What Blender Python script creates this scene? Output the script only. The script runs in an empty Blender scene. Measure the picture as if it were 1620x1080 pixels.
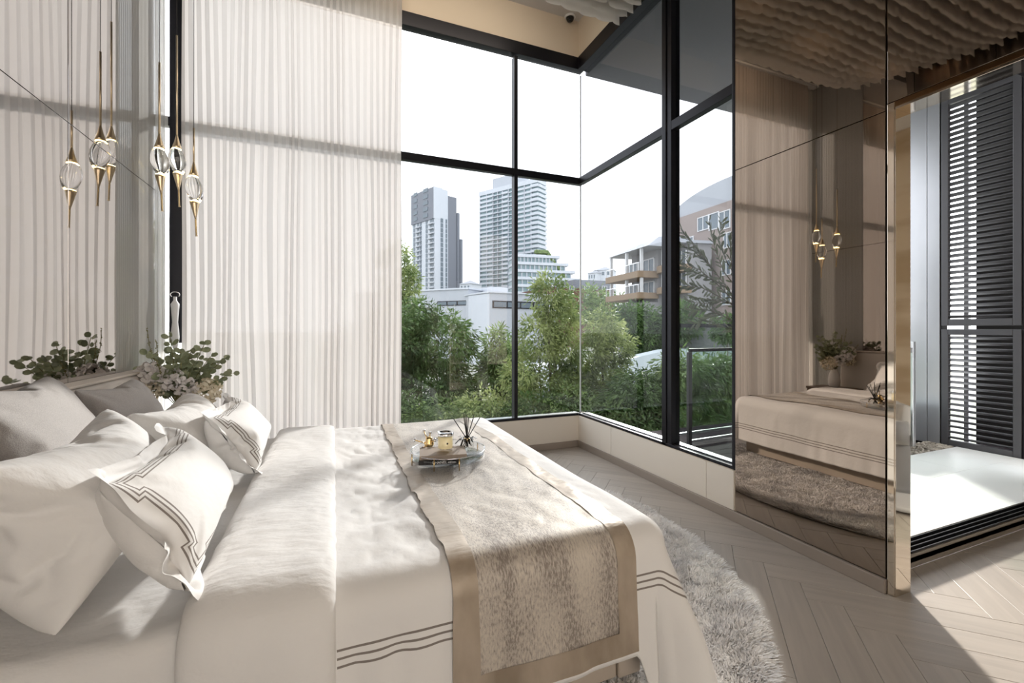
import bpy, bmesh, math, random
import numpy as np
from mathutils import Vector, Matrix
random.seed(7); RNG = np.random.default_rng(11)
C = bpy.context.scene.collection
SC = bpy.context.scene
PI = math.pi
# ------------------------------------------------------------------ camera, sky, sun, exposure
FPX, HOR, YAW, CAMZ = 692.5, 520.5, math.radians(22.15), 1.3
cd = bpy.data.cameras.new('camera'); cam = bpy.data.objects.new('camera', cd); C.objects.link(cam)
cam.location = (0, 0, CAMZ); cam.rotation_euler = (PI/2, 0, -YAW)
cd.sensor_width = 36; cd.lens = FPX/1620*36; cd.shift_y = (HOR-540)/1620; cd.clip_end = 2000; cd.clip_start = .02
SC.camera = cam
W = bpy.data.worlds.new('sky'); SC.world = W; W.use_nodes = True
bg = W.node_tree.nodes['Background']; bg.inputs[0].default_value = (.95, .975, 1, 1); bg.inputs[1].default_value = 3.6
SUN_DIR = Vector((.698, .795, .431)).normalized()
sl = bpy.data.lights.new('sun', 'SUN'); sl.energy = 6.6; sl.angle = math.radians(3.2); sl.color = (1, .945, .87)
so = bpy.data.objects.new('sun', sl); C.objects.link(so); so.rotation_euler = SUN_DIR.to_track_quat('Z', 'Y').to_euler(); so.location = (6, 8, 8)
SC.view_settings.view_transform = 'Standard'; SC.view_settings.look = 'None'; SC.view_settings.exposure = .54
SC.view_settings.gamma = 1; SC.view_settings.use_curve_mapping = False
cy = SC.cycles; cy.max_bounces = 12; cy.diffuse_bounces = 6; cy.glossy_bounces = 6; cy.transmission_bounces = 10; cy.transparent_max_bounces = 16
cy.sample_clamp_indirect = 6; cy.caustics_reflective = False; cy.caustics_refractive = False; cy.use_denoising = True

# ------------------------------------------------------------------ helpers
ORG = {}
def org(p): return ORG.get(p.name, Vector((0, 0, 0))) if p else Vector((0, 0, 0))
def tag(o, label=None, cat=None, group=None, kind=None):
    if label: o['label'] = label
    if cat: o['category'] = cat
    if group: o['group'] = group
    if kind: o['kind'] = kind
    return o
def empty(name, loc=(0, 0, 0), rz=0, label=None, cat=None, group=None, kind=None, parent=None):
    o = bpy.data.objects.new(name, None); C.objects.link(o); o.location = loc; o.rotation_euler = (0, 0, rz)
    o.empty_display_size = .1
    ORG[o.name] = Vector(loc) if rz == 0 else Vector((0, 0, 0))
    if parent: o.parent = parent
    return tag(o, label, cat, group, kind)
class MB:
    """collects shapes for ONE mesh"""
    def __init__(s): s.v = []; s.f = []; s.m = []
    def add(s, v, f, m=0):
        n = len(s.v); s.v += [tuple(p) for p in v]; s.f += [tuple(i+n for i in q) for q in f]; s.m += [m]*len(f); return s
    def box(s, x0, x1, y0, y1, z0, z1, m=0):
        v = [(x0,y0,z0),(x1,y0,z0),(x1,y1,z0),(x0,y1,z0),(x0,y0,z1),(x1,y0,z1),(x1,y1,z1),(x0,y1,z1)]
        return s.add(v, [(0,3,2,1),(4,5,6,7),(0,1,5,4),(1,2,6,5),(2,3,7,6),(3,0,4,7)], m)
    def bbox(s, x0, x1, y0, y1, z0, z1, b=.003, m=0):
        bm = bmesh.new(); bmesh.ops.create_cube(bm, size=1)
        for v in bm.verts: v.co = Vector((x0+(v.co.x+.5)*(x1-x0), y0+(v.co.y+.5)*(y1-y0), z0+(v.co.z+.5)*(z1-z0)))
        bmesh.ops.bevel(bm, geom=list(bm.edges), offset=b, segments=2, affect='EDGES', profile=.5)
        bm.verts.index_update(); s.add([v.co[:] for v in bm.verts], [[v.index for v in f.verts] for f in bm.faces], m); bm.free(); return s
    def lathe(s, prof, c=(0,0,0), n=24, m=0, ax=None):
        v = []; f = []
        for r, z in prof:
            for k in range(n):
                a = 2*PI*k/n; v.append(Vector((r*math.cos(a), r*math.sin(a), z)))
        for i in range(len(prof)-1):
            for k in range(n): f.append((i*n+k, i*n+(k+1)%n, (i+1)*n+(k+1)%n, (i+1)*n+k))
        if prof[0][0] > 1e-5: f.append(tuple(reversed(range(n))))
        if prof[-1][0] > 1e-5: f.append(tuple((len(prof)-1)*n+k for k in range(n)))
        M = Matrix.Translation(c)
        if ax is not None: M = M @ Vector(ax).to_track_quat('Z', 'Y').to_matrix().to_4x4()
        return s.add([M @ p for p in v], f, m)
    def tube(s, pts, r, n=8, m=0, cap=True):
        pts = [Vector(p) for p in pts]; v = []; f = []; L = len(pts)
        rr = r if hasattr(r, '__len__') else [r]*L
        up = Vector((0, 0, 1)); d0 = (pts[1]-pts[0]).normalized()
        if abs(d0.z) > .95: up = Vector((1, 0, 0))
        for i, p in enumerate(pts):
            d = (pts[min(i+1, L-1)]-pts[max(i-1, 0)]).normalized()
            a = d.cross(up).normalized(); b = a.cross(d)
            up = b
            for k in range(n):
                t = 2*PI*k/n; v.append(p+(a*math.cos(t)+b*math.sin(t))*float(rr[i]))
        for i in range(L-1):
            for k in range(n): f.append((i*n+k, (i+1)*n+k, (i+1)*n+(k+1)%n, i*n+(k+1)%n))
        if cap: f.append(tuple(range(n))); f.append(tuple(reversed(range((L-1)*n, L*n))))
        return s.add(v, f, m)
    def build(s, name, mat, parent=None, smooth=False, loc=None, kind=None, local=False):
        """verts are in world coordinates (or in the parent's frame when local)"""
        me = bpy.data.meshes.new(name)
        o3 = Vector((0, 0, 0)) if local else (org(parent) if parent else Vector(loc or (0, 0, 0)))
        me.from_pydata([(p[0]-o3[0], p[1]-o3[1], p[2]-o3[2]) for p in s.v], [], s.f)
        mats = mat if isinstance(mat, (list, tuple)) else [mat]
        for q in mats: me.materials.append(q)
        if len(mats) > 1: me.polygons.foreach_set('material_index', s.m)
        if smooth: me.polygons.foreach_set('use_smooth', [True]*len(s.f))
        me.update()
        o = bpy.data.objects.new(name, me); C.objects.link(o)
        if parent: o.parent = parent; ORG[o.name] = org(parent)
        elif loc: o.location = loc; ORG[o.name] = Vector(loc)
        if kind: o['kind'] = kind
        return o
def npmesh(name, V, F, mat, parent=None, smooth=True, loc=None, uv=None, kind=None):
    """fast mesh from numpy arrays; F is (n,4) or (n,3)"""
    o3 = np.array(org(parent) if parent else (loc or (0, 0, 0)), float)
    V = np.asarray(V, float)-o3; F = np.asarray(F, np.int32); k = F.shape[1]
    me = bpy.data.meshes.new(name); me.vertices.add(len(V)); me.vertices.foreach_set('co', V.ravel())
    me.loops.add(F.size); me.loops.foreach_set('vertex_index', F.ravel())
    me.polygons.add(len(F)); me.polygons.foreach_set('loop_start', np.arange(0, F.size, k, dtype=np.int32))
    me.polygons.foreach_set('use_smooth', np.full(len(F), smooth))
    for q in (mat if isinstance(mat, (list, tuple)) else [mat]): me.materials.append(q)
    if uv is not None:
        l = me.uv_layers.new(name='UVMap'); l.data.foreach_set('uv', np.asarray(uv)[F.ravel()].ravel())
    me.update(calc_edges=True); me.validate()
    o = bpy.data.objects.new(name, me); C.objects.link(o)
    if parent: o.parent = parent; ORG[o.name] = org(parent)
    elif loc: o.location = loc; ORG[o.name] = Vector(loc)
    if kind: o['kind'] = kind
    return o
def gridfaces(nu, nv):
    i = np.arange((nu-1)*(nv-1)); a = (i//(nv-1))*nv + i % (nv-1)
    return np.stack([a, a+nv, a+nv+1, a+1], 1)
def P(px, py, d):
    """pixel of the photograph and forward distance -> world point"""
    u = (px-810)/FPX; s, c = math.sin(YAW), math.cos(YAW)
    return Vector((d*(s+u*c), d*(c-u*s), CAMZ-d*(py-HOR)/FPX))
class Noise2:
    def __init__(s, seed, n=64): s.g = np.random.default_rng(seed).uniform(-1, 1, (n, n)); s.n = n
    def __call__(s, x, y):
        x = np.asarray(x, float)+100.3; y = np.asarray(y, float)+100.7
        xi = np.floor(x).astype(int); yi = np.floor(y).astype(int); fx = x-xi; fy = y-yi
        fx = fx*fx*fx*(fx*(fx*6-15)+10); fy = fy*fy*fy*(fy*(fy*6-15)+10); g = s.g; n = s.n
        a = g[xi % n, yi % n]; b = g[(xi+1) % n, yi % n]; c = g[xi % n, (yi+1) % n]; d = g[(xi+1) % n, (yi+1) % n]
        return (a*(1-fx)+b*fx)*(1-fy)+(c*(1-fx)+d*fx)*fy
def sstep(a, b, x):
    t = np.clip((np.asarray(x, float)-a)/(b-a), 0, 1); return t*t*(3-2*t)

# ------------------------------------------------------------------ materials
MATS = {}
def mat(name, col, rough=.5, metal=0., bump=None, var=None, sheen=0, coat=0, trans=0, ior=1.45, emit=None, spec=.5, aniso=0):
    m = bpy.data.materials.new(name); m.use_nodes = True; nt = m.node_tree; b = nt.nodes['Principled BSDF']
    b.inputs['Base Color'].default_value = (*col, 1); b.inputs['Roughness'].default_value = rough; b.inputs['Metallic'].default_value = metal
    b.inputs['Sheen Weight'].default_value = sheen; b.inputs['Coat Weight'].default_value = coat
    b.inputs['Transmission Weight'].default_value = trans; b.inputs['IOR'].default_value = ior; b.inputs['Specular IOR Level'].default_value = spec
    if emit: b.inputs['Emission Color'].default_value = (*emit[0], 1); b.inputs['Emission Strength'].default_value = emit[1]
    tc = nt.nodes.new('ShaderNodeTexCoord')
    if var:                                      # colour mottling: (scale vector, second colour, low, high)
        mp = nt.nodes.new('ShaderNodeMapping'); mp.inputs['Scale'].default_value = var[0]; nt.links.new(tc.outputs['Object'], mp.inputs[0])
        n = nt.nodes.new('ShaderNodeTexNoise'); n.inputs['Scale'].default_value = 1; n.inputs['Detail'].default_value = 6; nt.links.new(mp.outputs[0], n.inputs[0])
        r = nt.nodes.new('ShaderNodeValToRGB'); r.color_ramp.elements[0].position = var[2]; r.color_ramp.elements[1].position = var[3]
        r.color_ramp.elements[0].color = (*col, 1); r.color_ramp.elements[1].color = (*var[1], 1)
        nt.links.new(n.outputs[0], r.inputs[0]); nt.links.new(r.outputs[0], b.inputs['Base Color'])
    if bump:                                     # (scale vector, strength, distance)
        mp = nt.nodes.new('ShaderNodeMapping'); mp.inputs['Scale'].default_value = bump[0]; nt.links.new(tc.outputs['Object'], mp.inputs[0])
        n = nt.nodes.new('ShaderNodeTexNoise'); n.inputs['Scale'].default_value = 1; n.inputs['Detail'].default_value = 4; nt.links.new(mp.outputs[0], n.inputs[0])
        bp = nt.nodes.new('ShaderNodeBump'); bp.inputs['Strength'].default_value = bump[1]; bp.inputs['Distance'].default_value = bump[2]
        nt.links.new(n.outputs[0], bp.inputs['Height']); nt.links.new(bp.outputs[0], b.inputs['Normal'])
    MATS[name] = m; return m
M = {}
M['wall'] = mat('painted_wall', (.72, .66, .58), .6)
M['panel'] = mat('ivory_panel', (.78, .72, .64), .45)
M['bulk'] = mat('beige_bulkhead', (.74, .64, .52), .6)
M['ceil'] = mat('ceiling_paint', (.62, .60, .58), .7)
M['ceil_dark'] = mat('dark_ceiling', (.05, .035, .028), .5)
M['skirt'] = mat('taupe_skirting', (.36, .31, .27), .35, .3)
M['black'] = mat('black_aluminium', (.02, .02, .025), .35, .6)
M['alu'] = mat('silver_aluminium', (.75, .76, .78), .3, .8)
M['flute'] = mat('fluted_board', (.42, .415, .40), .3, coat=1, spec=.8, bump=((60, 60, 3), .1, .002))
M['mirror_r'] = mat('bronze_mirror', (.39, .325, .272), .015, 1)
M['mirror_l'] = mat('pale_grey_mirror', (.60, .57, .55), .02, 1)
M['bronze'] = mat('polished_champagne_metal', (.74, .66, .56), .04, 1)
M['seam'] = mat('dark_panel_backing', (.05, .04, .035), .5)  # near-black core behind the panels, shows in their joints
M['brass'] = mat('brushed_brass', (.78, .64, .45), .28, 1, bump=((400, 400, 20), .1, .001))
M['gold'] = mat('bright_gold', (.80, .58, .28), .15, 1)
M['cotton'] = mat('white_cotton', (.80, .785, .77), .8, sheen=.2, bump=((12, 26, 14), .45, .014))
M['leather'] = mat('beige_leather', (.50, .43, .36), .5, bump=((200, 200, 200), .1, .001))
M['head'] = mat('headboard_fabric', (.62, .56, .50), .8, sheen=.3, bump=((500, 500, 500), .3, .001))
M['grey_fab'] = mat('silver_grey_linen', (.35, .325, .31), .7, sheen=.1, bump=((350, 350, 350), .5, .0015), var=((300, 300, 300), (.45, .42, .40), .35, .7))
M['satin'] = mat('bronze_satin', (.33, .265, .20), .42, .25, sheen=.3, bump=((9, 22, 9), .4, .012), var=((7, 7, 3), (.50, .42, .335), .36, .64))
M['candle'] = mat('candle_wax', (.95, .82, .56), .5, emit=((1, .8, .4), .18))
M['paper'] = mat('cream_paper', (.85, .80, .70), .7)
M['book_brown'] = mat('brown_cloth_cover', (.36, .29, .23), .6)
M['book_black'] = mat('black_cloth_cover', (.02, .018, .018), .5)
M['white_ink'] = mat('white_ink', (.9, .9, .88), .6)
M['ribbon'] = mat('black_satin_ribbon', (.012, .012, .012), .4)
M['chrome'] = mat('chrome', (.85, .85, .86), .08, 1)
M['wood_dark'] = mat('dark_veneer', (.14, .09, .06), .4, bump=((8, 8, 120), .2, .002))
M['vase'] = mat('white_ceramic', (.82, .80, .78), .2)
M['pile'] = mat('shag_yarn', (.88, .86, .84), .85, var=((9, 9, 9), (.74, .725, .72), .4, .62))
M['rugbase'] = mat('rug_backing', (.55, .53, .51), .9)
M['leaf_euc'] = mat('eucalyptus_leaf', (.24, .28, .17), .5, var=((25, 25, 25), (.38, .41, .26), .35, .65))
M['stem'] = mat('olive_stem', (.22, .20, .08), .6)
M['hydr'] = mat('cream_hydrangea', (.86, .78, .62), .7)
M['mum'] = mat('white_petals', (.82, .78, .76), .7)
M['marble'] = mat('beige_marble', (.66, .54, .40), .25, var=((.8, .8, 3), (.50, .38, .25), .45, .6))
M['tile'] = mat('white_porcelain', (.88, .88, .865), .35)
M['gravel'] = mat('pebble', (.52, .47, .40), .8, var=((12, 12, 12), (.30, .27, .23), .4, .6))
M['deck'] = mat('dark_deck', (.045, .035, .04), .8, spec=.05)
M['steel_grey'] = mat('grey_composite_panel', (.34, .35, .38), .28, .5, var=((1.5, 1.5, .6), (.44, .45, .48), .35, .65))
M['louver'] = mat('charcoal_powder_coat', (.085, .085, .095), .4, .2)
M['canopy'] = mat('grey_soffit', (.23, .23, .245), .5)
M['stone'] = mat('outside_paving', (.35, .34, .32), .8, var=((.4, .4, .4), (.25, .27, .2), .4, .6))
M['trunk'] = mat('tree_bark', (.20, .17, .13), .9)
M['led'] = mat('led_ring', (1, .85, .5), .5, emit=((1, .78, .36), 9))
M['bulb'] = mat('downlight_lens', (1, .9, .8), .5, emit=((1, .72, .45), 12))
M['velvet'] = mat('grey_velvet', (.40, .40, .42), .7, sheen=.8)
M['fur'] = mat('white_fur', (.86, .85, .84), .9, sheen=.5)
M['plastic_blk'] = mat('black_gloss_plastic', (.01, .01, .01), .08)
M['plastic_wht'] = mat('white_plastic', (.75, .75, .75), .35)
M['shelf'] = mat('cream_shelf', (.74, .66, .52), .5)
M['black_matt'] = mat('black_matt', (.015, .014, .014), .7)
M['cord'] = mat('dark_cord', (.05, .045, .04), .6)
def glassmat(name, tint, ior=1.5, tr=1.0):
    m = bpy.data.materials.new(name); m.use_nodes = True; nt = m.node_tree; nt.nodes.clear()
    o = nt.nodes.new('ShaderNodeOutputMaterial'); mx = nt.nodes.new('ShaderNodeMixShader'); f = nt.nodes.new('ShaderNodeFresnel'); f.inputs[0].default_value = ior
    t = nt.nodes.new('ShaderNodeBsdfTransparent'); t.inputs[0].default_value = (*tint, 1); g = nt.nodes.new('ShaderNodeBsdfGlossy'); g.inputs['Roughness'].default_value = 0.0
    g.inputs[0].default_value = (tr, tr, tr, 1)
    ge = nt.nodes.new('ShaderNodeNewGeometry'); mi = nt.nodes.new('ShaderNodeMath'); mi.operation = 'SUBTRACT'; mi.inputs[0].default_value = 1; mu = nt.nodes.new('ShaderNodeMath'); mu.operation = 'MULTIPLY'; mu.inputs[1].default_value = 1
    nt.links.new(ge.outputs['Backfacing'], mi.inputs[1]); nt.links.new(mi.outputs[0], mu.inputs[0]); nt.links.new(f.outputs[0], mu.inputs[1]); nt.links.new(mu.outputs[0], mx.inputs[0])
    nt.links.new(t.outputs[0], mx.inputs[1]); nt.links.new(g.outputs[0], mx.inputs[2]); nt.links.new(mx.outputs[0], o.inputs[0])
    MATS[name] = m; return m
M['pane'] = glassmat('window_glass', (.65, .66, .67), 1.52, .45)
M['pane_grey'] = glassmat('tinted_window_glass', (.66, .66, .69), 1.52, .6)
M['pane_far'] = glassmat('clear_window_glass', (.65, .66, .67), 1.55, 1.0)
M['pane_warm'] = glassmat('warm_fill_glass', (.88, .83, .775), 1.52, .45)  # warm tint colours the fill from the added back window
M['rail_glass'] = glassmat('railing_glass', (.88, .92, .90), 1.5)
M['jar'] = glassmat('clear_jar_glass', (.97, .97, .96), 1.5)
M['acrylic'] = glassmat('clear_acrylic', (.95, .96, .97), 1.49)
M['crystal'] = mat('solid_crystal', (1, 1, 1), .0, trans=1, ior=1.5)
def cloth_trans(name, col, trans=.5, clear=.12):
    m = bpy.data.materials.new(name); m.use_nodes = True; nt = m.node_tree; nt.nodes.clear(); N = nt.nodes.new
    o = N('ShaderNodeOutputMaterial'); d = N('ShaderNodeBsdfDiffuse'); t = N('ShaderNodeBsdfTranslucent'); c = N('ShaderNodeBsdfTransparent')
    for s in (d, t): s.inputs[0].default_value = (*col, 1)
    m1 = N('ShaderNodeMixShader'); m1.inputs[0].default_value = trans; m2 = N('ShaderNodeMixShader'); m2.inputs[0].default_value = clear
    nt.links.new(d.outputs[0], m1.inputs[1]); nt.links.new(t.outputs[0], m1.inputs[2])
    nt.links.new(m1.outputs[0], m2.inputs[1]); nt.links.new(c.outputs[0], m2.inputs[2]); nt.links.new(m2.outputs[0], o.inputs[0])
    MATS[name] = m; return m
M['sheer'] = cloth_trans('sheer_curtain', (.73, .685, .66), .5, .05)
M['sheer_thin'] = cloth_trans('thin_sheer', (.9, .89, .88), .5, .35)
M['organza'] = cloth_trans('white_organza', (.70, .66, .62), .35, .06)
def leafmat(name, c1, c2, tl=.35):
    m = bpy.data.materials.new(name); m.use_nodes = True; nt = m.node_tree; nt.nodes.clear(); N = nt.nodes.new
    o = N('ShaderNodeOutputMaterial'); d = N('ShaderNodeBsdfPrincipled'); t = N('ShaderNodeBsdfTranslucent'); mx = N('ShaderNodeMixShader'); mx.inputs[0].default_value = tl
    d.inputs['Roughness'].default_value = .5
    tc = N('ShaderNodeTexCoord'); n = N('ShaderNodeTexNoise'); n.inputs['Scale'].default_value = 2.2; n.inputs['Detail'].default_value = 5
    r = N('ShaderNodeValToRGB'); r.color_ramp.elements[0].position = .38; r.color_ramp.elements[1].position = .62
    r.color_ramp.elements[0].color = (*c1, 1); r.color_ramp.elements[1].color = (*c2, 1)
    nt.links.new(tc.outputs['Object'], n.inputs[0]); nt.links.new(n.outputs[0], r.inputs[0]); nt.links.new(r.outputs[0], d.inputs['Base Color'])
    nt.links.new(r.outputs[0], t.inputs[0]); nt.links.new(d.outputs[0], mx.inputs[1]); nt.links.new(t.outputs[0], mx.inputs[2]); nt.links.new(mx.outputs[0], o.inputs[0])
    MATS[name] = m; return m
M['leaf_dark'] = leafmat('dark_foliage', (.045, .085, .028), (.13, .22, .06))
M['leaf_mid'] = leafmat('mid_foliage', (.09, .15, .05), (.24, .33, .11))
M['leaf_light'] = leafmat('light_foliage', (.13, .19, .06), (.40, .46, .18))
M['leaf_olive'] = leafmat('olive_foliage', (.09, .11, .07), (.20, .22, .14), .2)
def floormat():
    m = mat('oak_plank', (.44, .375, .315), .33, bump=((3, 60, 60), .12, .002)); nt = m.node_tree; N = nt.nodes.new; b = nt.nodes['Principled BSDF']
    tc = N('ShaderNodeTexCoord'); oi = N('ShaderNodeObjectInfo'); mp = N('ShaderNodeMapping'); mp.inputs['Scale'].default_value = (2.2, 26, 26)
    ad = N('ShaderNodeVectorMath'); ad.operation = 'ADD'; ml = N('ShaderNodeMath'); ml.operation = 'MULTIPLY'; ml.inputs[1].default_value = 50
    nt.links.new(oi.outputs['Random'], ml.inputs[0]); nt.links.new(tc.outputs['Object'], ad.inputs[0]); nt.links.new(ml.outputs[0], ad.inputs[1]); nt.links.new(ad.outputs[0], mp.inputs[0])
    n = N('ShaderNodeTexNoise'); n.inputs['Scale'].default_value = 1; n.inputs['Detail'].default_value = 6; n.inputs['Distortion'].default_value = .6; nt.links.new(mp.outputs[0], n.inputs[0])
    r = N('ShaderNodeValToRGB'); r.color_ramp.elements[0].color = (.37, .33, .295, 1); r.color_ramp.elements[1].color = (.44, .395, .35, 1)
    r.color_ramp.elements[0].position = .3; r.color_ramp.elements[1].position = .7; nt.links.new(n.outputs[0], r.inputs[0])
    hs = N('ShaderNodeHueSaturation'); mr = N('ShaderNodeMapRange'); mr.inputs['To Min'].default_value = .95; mr.inputs['To Max'].default_value = 1.05
    nt.links.new(oi.outputs['Random'], mr.inputs[0]); nt.links.new(mr.outputs[0], hs.inputs['Value']); nt.links.new(r.outputs[0], hs.inputs['Color']); nt.links.new(hs.outputs[0], b.inputs['Base Color'])
    return m
M['oak'] = floormat()
M['oak_gap'] = mat('floor_joint', (.30, .265, .235), .7)

# stripe embroidery: three lines following the level lines of a bordered rectangle with a stepped square in every corner (UV in metres)
def stripemat(name, hx, hy, cx, cy_, sq, offs, lw, base=(.80, .785, .77), open_x0=False, bump=True):
    m = mat(name, base, .75, sheen=.25, bump=((40, 40, 40), .25, .006)); nt = m.node_tree; b = nt.nodes['Principled BSDF']; N = nt.nodes.new; L = nt.links.new
    def mth(op, a, c=None, d=None):
        n = N('ShaderNodeMath'); n.operation = op
        for i, q in enumerate((a, c, d)):
            if q is None: continue
            if isinstance(q, (int, float)): n.inputs[i].default_value = q
            else: L(q, n.inputs[i])
        return n.outputs[0]
    uv = N('ShaderNodeUVMap'); sp = N('ShaderNodeSeparateXYZ'); L(uv.outputs[0], sp.inputs[0])
    ux = mth('SUBTRACT', sp.outputs[0], cx); uy = mth('SUBTRACT', sp.outputs[1], cy_)
    ax = mth('ABSOLUTE', ux) if not open_x0 else ux; ay = mth('ABSOLUTE', uy)
    dx = mth('SUBTRACT', ax, hx); dy = mth('SUBTRACT', ay, hy)
    F = mth('MAXIMUM', dx, dy)
    if sq:                                       # square standing on every corner, shifted inwards
        sx = mth('ABSOLUTE', mth('ADD', dx, sq*.2)); sy = mth('ABSOLUTE', mth('ADD', dy, sq*.2))
        F2 = mth('SUBTRACT', mth('MAXIMUM', sx, sy), sq); F = mth('MINIMUM', F, F2)
    tot = None
    for o_ in offs:
        l = mth('LESS_THAN', mth('ABSOLUTE', mth('SUBTRACT', F, o_)), lw); tot = l if tot is None else mth('MAXIMUM', tot, l)
    mx = N('ShaderNodeMix'); mx.data_type = 'RGBA'; L(tot, mx.inputs[0]); mx.inputs[6].default_value = (*base, 1); mx.inputs[7].default_value = (.22, .19, .17, 1)
    L(mx.outputs[2], b.inputs['Base Color'])
    return m
def runnermat():
    m = mat('distressed_velvet', (.6, .5, .4), .55, .15, sheen=.4); nt = m.node_tree; b = nt.nodes['Principled BSDF']; N = nt.nodes.new; L = nt.links.new
    uv = N('ShaderNodeUVMap'); mp = N('ShaderNodeMapping'); mp.inputs['Scale'].default_value = (11, 2.6, 1); L(uv.outputs[0], mp.inputs[0])
    n1 = N('ShaderNodeTexNoise'); n1.inputs['Scale'].default_value = 1; n1.inputs['Detail'].default_value = 5; L(mp.outputs[0], n1.inputs[0])
    mp2 = N('ShaderNodeMapping'); mp2.inputs['Scale'].default_value = (190, 60, 1); L(uv.outputs[0], mp2.inputs[0])
    n2 = N('ShaderNodeTexNoise'); n2.inputs['Scale'].default_value = 1; n2.inputs['Detail'].default_value = 4; n2.inputs['Roughness'].default_value = .7; L(mp2.outputs[0], n2.inputs[0])
    mx = N('ShaderNodeMath'); mx.operation = 'MULTIPLY_ADD'; L(n1.outputs[0], mx.inputs[0]); mx.inputs[1].default_value = .55
    s = N('ShaderNodeMath'); s.operation = 'SUBTRACT'; L(n2.outputs[0], s.inputs[0]); s.inputs[1].default_value = .285; L(s.outputs[0], mx.inputs[2])
    r = N('ShaderNodeValToRGB'); e = r.color_ramp.elements; e[0].position = .36; e[0].color = (.26, .22, .19, 1); e[1].position = .62; e[1].color = (.60, .54, .46, 1)
    q = e.new(.46); q.color = (.46, .41, .36, 1); L(mx.outputs[0], r.inputs[0]); L(r.outputs[0], b.inputs['Base Color'])
    bp = N('ShaderNodeBump'); bp.inputs['Strength'].default_value = .25; bp.inputs['Distance'].default_value = .003; L(n2.outputs[0], bp.inputs['Height']); L(bp.outputs[0], b.inputs['Normal'])
    return m
M['runner'] = runnermat()

# ------------------------------------------------------------------ dimensions of the room
XR, YF, XL = 2.523, 4.233, -1.282          # right wall, far wall, left wall (inner faces)
ZS, ZT0, ZT1, ZH0, ZH1, ZC, ZM = .362, 2.916, 2.99, 4.167, 4.31, 4.72, 2.377
YM, YO = 2.182, 1.267                      # mirror wall from YO to YM; opening for Y < YO
YB = -2.6
XN, YD = 5.3, 1.385                        # nook's right end, door line
ZN = 3.3

# floor with herringbone planks
fl = MB(); fl.box(XL-.1, XR+.1, YB, YF+.1, -.12, -.008); fl.box(XR+.1, XN, -.6, YD, -.12, -.008)
floor = fl.build('floor', M['oak_gap'], kind='structure')
w, n5 = .147, 6; g = .0007
pm = MB(); pm.bbox(-w*n5/2+g, w*n5/2-g, -w/2+g, w/2-g, -.012, 0, .0015)
proto = None
def in_floor(x, y): return (.75 < x < XR+.33 and .15 < y < YF+.33) or (XR+.33 <= x < XN+.2 and -.3 < y < YD+.33)
def clipped(x, y, rz, planes):
    bm = bmesh.new(); bm.from_mesh(proto.data); R4 = Matrix.Translation((x, y, 0)) @ Matrix.Rotation(rz, 4, 'Z')
    inv = R4.inverted()
    for co, no in planes: bmesh.ops.bisect_plane(bm, geom=bm.verts[:]+bm.edges[:]+bm.faces[:], plane_co=inv @ Vector(co), plane_no=inv.to_3x3() @ Vector(no), clear_outer=True)
    if len(bm.verts) < 4: bm.free(); return None
    me = bpy.data.meshes.new('plank'); bm.to_mesh(me); bm.free(); me.materials.clear(); me.materials.append(M['oak']); return me
c45 = math.sqrt(.5); X0, Y0 = .3465, -.3455      # X-Y = .692 is a joint line
for i in range(-40, 60):
    for m_ in range(-8, 9):
        for kind in (0, 1):
            if kind == 0: a, b_ = i+2*n5*m_+n5/2, i+.5
            else: a, b_ = i+.5, i-2*n5+1+n5/2+2*n5*m_
            # a runs along (1,1)/sqrt2, b along (-1,1)/sqrt2
            x = X0+w*(a-b_)*c45; y = Y0+w*(a+b_)*c45
            if not in_floor(x, y): continue
            if proto is None:
                o = pm.build('plank', M['oak'], floor); proto = o
            else:
                pls = []
                if x > XR-.4 and y > YO+.75: pls.append(((XR, 0, 0), (1, 0, 0)))
                if y > YF-.4: pls.append(((0, YF, 0), (0, 1, 0)))
                if x > XR and y > YD-.4 and not pls: pls.append(((0, YD, 0), (0, 1, 0)))
                if x > XN-.4: pls.append(((XN, 0, 0), (1, 0, 0)))
                cm = clipped(x, y, PI/4 if kind == 0 else 3*PI/4, pls) if pls else proto.data
                if cm is None: continue
                o = proto.copy(); o.data = cm; C.objects.link(o)
            o.location = (x, y, 0); o.rotation_euler = (0, 0, PI/4 if kind == 0 else 3*PI/4)

# ceiling
ce = MB(); ce.box(XL-.1, XR+.12, YB, YF+.15, ZC, ZC+.15)
ceiling = ce.build('ceiling', M['ceil'], kind='structure')
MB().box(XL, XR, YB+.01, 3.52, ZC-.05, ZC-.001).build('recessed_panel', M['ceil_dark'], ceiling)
MB().box(XR+.12, XN+.1, -.7, YD+.1, ZN, ZN+.15).build('lower_ceiling', M['ceil'], ceiling)

# far wall (window wall)
wf = MB(); wf.box(XL-.1, XR+.12, YF, YF+.16, -.1, ZS-.02); wf.box(XL-.1, XR+.12, YF, YF+.16, ZH1, ZC)
wall_far = wf.build('wall_far', M['bulk'], kind='structure')
x = .55
for k, (a, b_) in enumerate(((-1.2, .35), (.352, 2.515))):
    MB().bbox(a, b_, YF-.012, YF, .07, ZS-.022, .002).build('sill_panel', M['panel'], wall_far)
MB().bbox(XL, XR-.012, YF-.022, YF, 0, .069, .003).build('baseboard_far', M['skirt'], kind='structure')
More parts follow.
